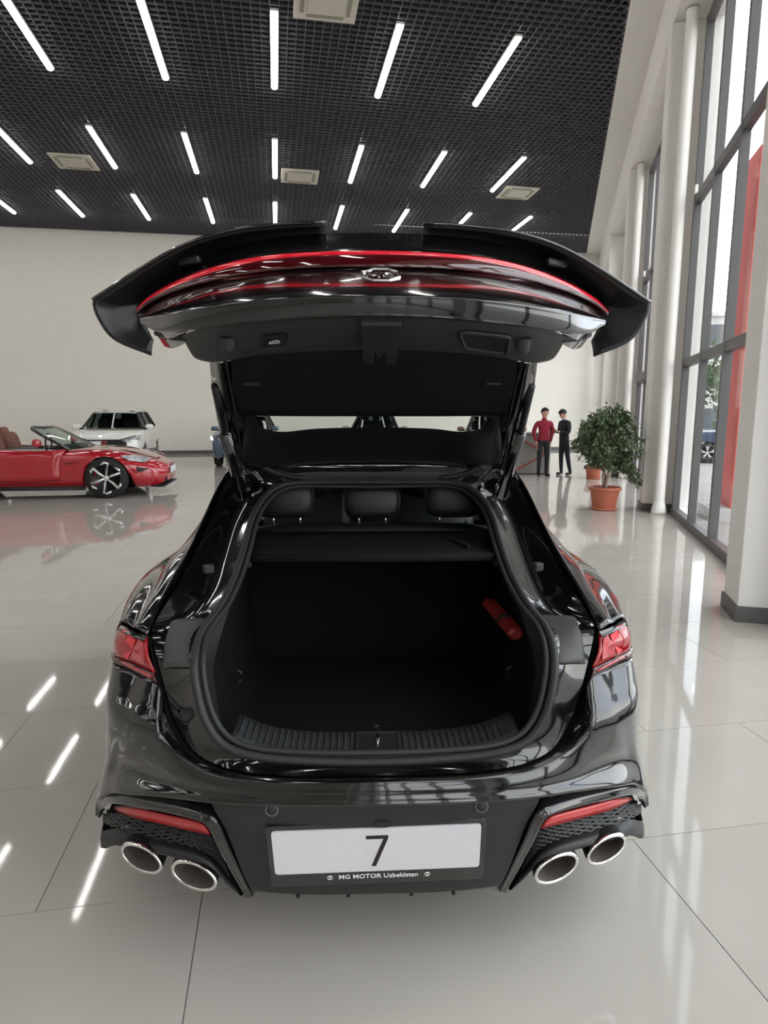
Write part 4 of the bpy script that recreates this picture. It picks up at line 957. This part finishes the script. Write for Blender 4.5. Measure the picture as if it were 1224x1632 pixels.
def hand(v, e, w, key, d, s):           # five short fingers from the wrist key
    w = V(w); d = V(d).normalized(); sd = V(s).normalized(); up = d.cross(sd)
    p = w+d*.085; v[key+'_palm'] = (tuple(p), (.040, .022)); e.append((key, key+'_palm'))
    for k, (o_, L) in enumerate(((-.028, .075), (-.010, .085), (.010, .080), (.028, .062))):
        a = p+d*.03+sd*o_; b = a+d*L*.55+up*.012; c_ = a+d*L+up*.035
        v[key+'f%da' % k] = (tuple(a), .011); v[key+'f%db' % k] = (tuple(b), .010); v[key+'f%dc' % k] = (tuple(c_), .008)
        e += [(key+'_palm', key+'f%da' % k), (key+'f%da' % k, key+'f%db' % k), (key+'f%db' % k, key+'f%dc' % k)]
    a = w+d*.05-sd*.040+up*.01; b = a+d*.045-sd*.012+up*.02
    v[key+'ta'] = (tuple(a), .012); v[key+'tb'] = (tuple(b), .009); e += [(key, key+'ta'), (key+'ta', key+'tb')]
def skeleton(armL, armR, legL, legR, head, lean=0):
    v = {'pelvis': ((0, 0, .96), (.150, .105)), 'waist': ((0, -.005+lean*.3, 1.10), (.140, .100)), 'chest': ((0, lean*.7, 1.30), (.165, .115)), 'neckbase': ((0, lean, 1.47), (.085, .075)), 'neck': (tuple(V((0, lean, 1.53)).lerp(V(head[0]), .3)), .052)}
    e = [('pelvis', 'waist'), ('waist', 'chest'), ('chest', 'neckbase'), ('neckbase', 'neck')]
    for i, h in enumerate(head): v['head%d' % i] = (h, (.074, .088) if i == 0 else (.086, .100) if i == 1 else (.074, .085))
    e += [('neck', 'head0'), ('head0', 'head1'), ('head1', 'head2')]
    for sd, arm, leg in (('l', armL, legL), ('r', armR, legR)):
        v[sd+'sh'] = (arm[0], .078); v[sd+'el'] = (arm[1], .060); v[sd+'wr'] = (arm[2], .032)
        e += [('chest', sd+'sh'), (sd+'sh', sd+'el'), (sd+'el', sd+'wr')]
        d = V(arm[2])-V(arm[1]) if len(arm) < 4 else V(arm[3]); hand(v, e, arm[2], sd+'wr', d, (0, -1, 0.0) if abs(d.normalized().y) < .6 else (1, 0, 0))
        v[sd+'hip'] = (leg[0], .098); v[sd+'kn'] = (leg[1], .066); v[sd+'an'] = (leg[2], .048); v[sd+'heel'] = (tuple(V(leg[2])+V((0, .03, -.05))), .040); v[sd+'toe'] = (leg[3], (.042, .030))
        e += [('pelvis', sd+'hip'), (sd+'hip', sd+'kn'), (sd+'kn', sd+'an'), (sd+'an', sd+'heel'), (sd+'heel', sd+'toe')]
    return {'v': v, 'e': e}
JA = skeleton(((-.195, 0, 1.42), (-.265, .06, 1.16), (-.20, .02, .94), (.06, -.03, -.10)), ((.195, 0, 1.42), (.255, .06, 1.16), (.215, .03, .93), (-.04, -.03, -.10)),
              ((-.095, 0, .92), (-.105, -.015, .50), (-.10, .02, .095), (-.13, -.13, .035)), ((.095, 0, .92), (.11, -.01, .50), (.115, .02, .095), (.16, -.12, .035)),
              [(0, -.015, 1.60), (.005, -.025, 1.68), (.005, -.02, 1.735)])
def zoneA(c):
    if c.z < .07: return 3
    if c.z < .96 and not (abs(c.x) > .165 and c.z > .70): return 2
    if c.z > 1.535: return 0
    if abs(c.x) > .165 and c.z < .925: return 0
    return 1
pa = ground_at(864, 759)
person('person in a red jumper and black trousers standing at the grey desk', pa, math.radians(8), 1.0, JA, {'top': sweater, 'legs': trouser, 'fn': zoneA}, ((.005, -.012, 1.700), .106, 0))
JB = skeleton(((-.185, -.01, 1.40), (-.23, -.02, 1.15), (-.10, -.22, 1.18), (.05, -.10, .02)), ((.185, -.01, 1.40), (.23, -.02, 1.15), (.12, -.20, 1.16), (-.05, -.10, .03)),
              ((-.085, 0, .92), (-.095, -.02, .50), (-.09, .0, .095), (-.10, -.15, .035)), ((.085, 0, .92), (.095, .06, .50), (.09, .16, .095), (.10, .01, .035)),
              [(0, -.055, 1.57), (0, -.095, 1.635), (0, -.105, 1.69)], lean=-.02)
def zoneB(c):
    if c.z < .07: return 3
    if c.z > 1.50 and c.y < .05: return 0 if c.z > 1.53 else 4
    if c.y < -.235 and 1.05 < c.z < 1.3: return 0
    if c.z < .88: return 2
    return 1
pb = ground_at(897, 757)
tb = person('person in a dark suit with head bowed standing beside the desk', pb, math.radians(-72), 1.0, JB, {'top': suit, 'legs': suit, 'fn': zoneB}, ((0, -.088, 1.660), .106, .5))
MB().box((0, -.33, 1.19), (.07, .012, .14)).out('tmp', gloss, None)
ph = bpy.data.objects['tmp']; ph.name = 'phone'; ph.location = pb; ph.rotation_euler = (0, 0, math.radians(-72)); tag(ph, 'dark phone held by the person in the dark suit', 'phone')

# ------------------------------------------------------------------ reception desk
dk = thing('reception_desk', 'grey reception desk with red crossed straps behind the standing people', 'desk', (3.62, 17.6, 0), 0)
MB().box((0, 0, .57), (1.75, .6, 1.10)).out('body', deskm, dk, bevel=.01); MB().box((0, -.02, 1.135), (1.85, .72, .04)).out('top', mat('desk_top', (.5, .5, .5), .3, noise=.05), dk, bevel=.006)
for a, b in (((-.86, .05), (-.86, 1.08)), ((-.86, .58), (.0, 1.02)), ((-.86, .58), (.0, .10)), ((.86, .58), (0, 1.02)), ((.86, .58), (0, .10)), ((0, 1.02), (0, .10)), ((.86, .05), (.86, 1.08))):
    MB().tube([V((a[0], -.315, a[1])), V((b[0], -.315, b[1]))], .03, 4, flat=.5).out('strap', strapm, dk)
MB().box((.92, -.05, .6), (.03, .7, 1.18)).out('end_panel', mat('desk_white', (.7, .7, .69), .3, noise=.03), dk)
o = pad(MB(), (3.55, 17.5, 1.19), (.22, .16, .06), 6, .6).out('desk_device', darkplastic, None, True); tag(o, 'small dark device lying on top of the grey desk', 'device')

# ------------------------------------------------------------------ potted ficus trees
def ficus(label, loc, H, rad, zc, nleaf, seed, pot_r=.27, pot_h=.40):
    rnd = random.Random(seed); t = thing('potted_ficus', label, 'potted plant', loc, 0)
    k = pot_r/.27
    MB().lathe([(.001, .03), (.19*k, .03), (.245*k, pot_h*.86), (.275*k, pot_h*.88), (.275*k, pot_h), (.25*k, pot_h), (.24*k, pot_h-.05), (.001, pot_h-.05)], (0, 0, 0), 'Z', 32).out('pot', terracotta, t, True, bevel=.004)
    MB().lathe([(.001, 0), (.20*k, 0), (.23*k, .04), (.215*k, .045), (.001, .03)], (0, 0, 0), 'Z', 28).out('saucer', terracotta, t, True)
    MB().lathe([(.235*k, pot_h-.045), (.001, pot_h-.03)], (0, 0, 0), 'Z', 20).out('soil', soil, t, True)
    top = H-.35
    for j in range(3):
        a = j*2.1; MB().tube(cr([V((.03*math.cos(a), .03*math.sin(a), pot_h-.05)), V((.05*math.cos(a+1.5), .05*math.sin(a+1.5), pot_h+.25)), V((.05*math.cos(a+3), .05*math.sin(a+3), pot_h+.5)), V((.12*math.cos(a), .12*math.sin(a), top))], 4), [.022]*9+[.018, .014, .01, .008], 7).out('trunk', bark, t, True)
    mb = MB(); br = MB(); tips = []
    for j in range(95):
        q = rnd.random()*2*math.pi; u = rnd.random()
        z = zc[0]+(zc[1]-zc[0])*u; w = rad*math.sin(math.pi*min(1, max(.08, .12+.86*(u**.85))))**.55*(.75+.35*rnd.random())
        tips.append(V((w*math.cos(q), w*math.sin(q), z)))
    for (x, y, z) in ((.50, -.1, .62), (.44, .1, .70), (.36, -.2, .80), (.54, -.05, .52)): tips.append(V((x*rad/.5, y, z)))
    for tp in tips:
        st_ = V((0, 0, max(pot_h+.3, min(top, tp.z-.15+.1*rnd.random()))))
        pts = cr([st_, st_.lerp(tp, .55)+V((0, 0, .10)), tp], 3); br.tube(pts, [.008]*(len(pts)-1)+[.003], 4)
        for n_ in range(nleaf//len(tips)):
            p = pts[rnd.randint(3, len(pts)-1)]+V((rnd.gauss(0, .055), rnd.gauss(0, .055), rnd.gauss(0, .05)))
            d = (V((p.x, p.y, 0)).normalized()*.5+V((rnd.uniform(-.6, .6), rnd.uniform(-.6, .6), rnd.uniform(-1.0, -.1)))).normalized()
            sdv = d.cross(V((rnd.uniform(-1, 1), rnd.uniform(-1, 1), 1.2))).normalized(); nn = d.cross(sdv); L = rnd.uniform(.065, .11); w = L*.24
            mb.add([p, p+d*L*.35+sdv*w+nn*.006, p+d*L*.75+sdv*w*.7+nn*.004, p+d*L, p+d*L*.75-sdv*w*.7+nn*.004, p+d*L*.35-sdv*w+nn*.006, p+d*L*.5-nn*.004], [(0, 1, 6), (1, 2, 6), (2, 3, 6), (3, 4, 6), (4, 5, 6), (5, 0, 6)])
    br.out('branches', bark, t, True); stuff(mb.out('foliage', leafm, t, False))
    return t
ficus('large ficus in a terracotta pot standing on the floor near the windows', ground_at(962, 812), 1.80, .48, (.74, 1.70), 4200, 3)
ficus('farther ficus in a terracotta pot half hidden behind the large one', ground_at(945, 763), 1.5, .36, (.75, 1.45), 1400, 5, .22, .34)

# ------------------------------------------------------------------ outside the windows
mb = MB(); mb.prism([WD(-60, -.25, -.08), WD(90, -.25, -.08), WD(90, -120, -.08), WD(-60, -120, -.08)], (0, 0, .06)); struct(mb.out('ground_outside', asphalt))
def outp(px, t): return V(((px-612)/F*t, t*1.0, 0))
rp_ = thing('red_portal', 'red panelled portal pillar standing outside the window', 'pillar', (5.75, 10.0, -.02), math.radians(-15))
for k in range(3): MB().box((-.0+k*.5, 0, 2.75), (.49, .7, 5.5)).out('panel', redpanel, rp_, bevel=.01)
MB().box((.5, 0, .1), (2.1, .8, .2)).out('plinth', facade, rp_)
def building(label, loc, rz, w, h, d, nx, nz):
    t = thing('building', label, 'building', loc, rz); MB().box((0, 0, h/2), (w, d, h)).out('wall', facade, t)
    for i in range(nx):
        for j in range(nz):
            MB().box((-w/2+(i+.5)*w/nx, -d/2, (j+.55)*h/nz), (w/nx*.55, .1, h/nz*.5)).out('window', facwin, t)
    MB().box((0, 0, h+.1), (w+.4, d+.4, .25)).out('roof', facade, t)
building('pale grey office block seen far outside the window', (22, 44, -.02), math.radians(-10), 16, 7.5, 10, 8, 3)
def tree(label, loc, h, seed):
    rnd = random.Random(seed); t = thing('street_tree', label, 'tree', loc); MB().tube([V((0, 0, 0)), V((.05, 0, h*.5)), V((0, .1, h*.8))], [.14, .1, .05], 8).out('trunk', bark, t, True)
    mb = MB()
    for k in range(900):
        p = V((rnd.gauss(0, h*.16), rnd.gauss(0, h*.16), h*.68+rnd.gauss(0, h*.14))); a = V((rnd.uniform(-1, 1), rnd.uniform(-1, 1), rnd.uniform(-1, 1)))*.16; b = V((rnd.uniform(-1, 1), rnd.uniform(-1, 1), rnd.uniform(-1, 1)))*.16
        mb.add([p, p+a, p+a+b, p+b], [(0, 1, 2, 3)])
    stuff(mb.out('foliage', treem, t))
tree('leafy street tree outside beyond the windows', (14.5, 27, -.02), 4.6, 2)
make_suv('suv_car', 'dark car parked outside beyond the window glass', bluecar, (12.6, 21.5, -.02), math.radians(60), 1.0)
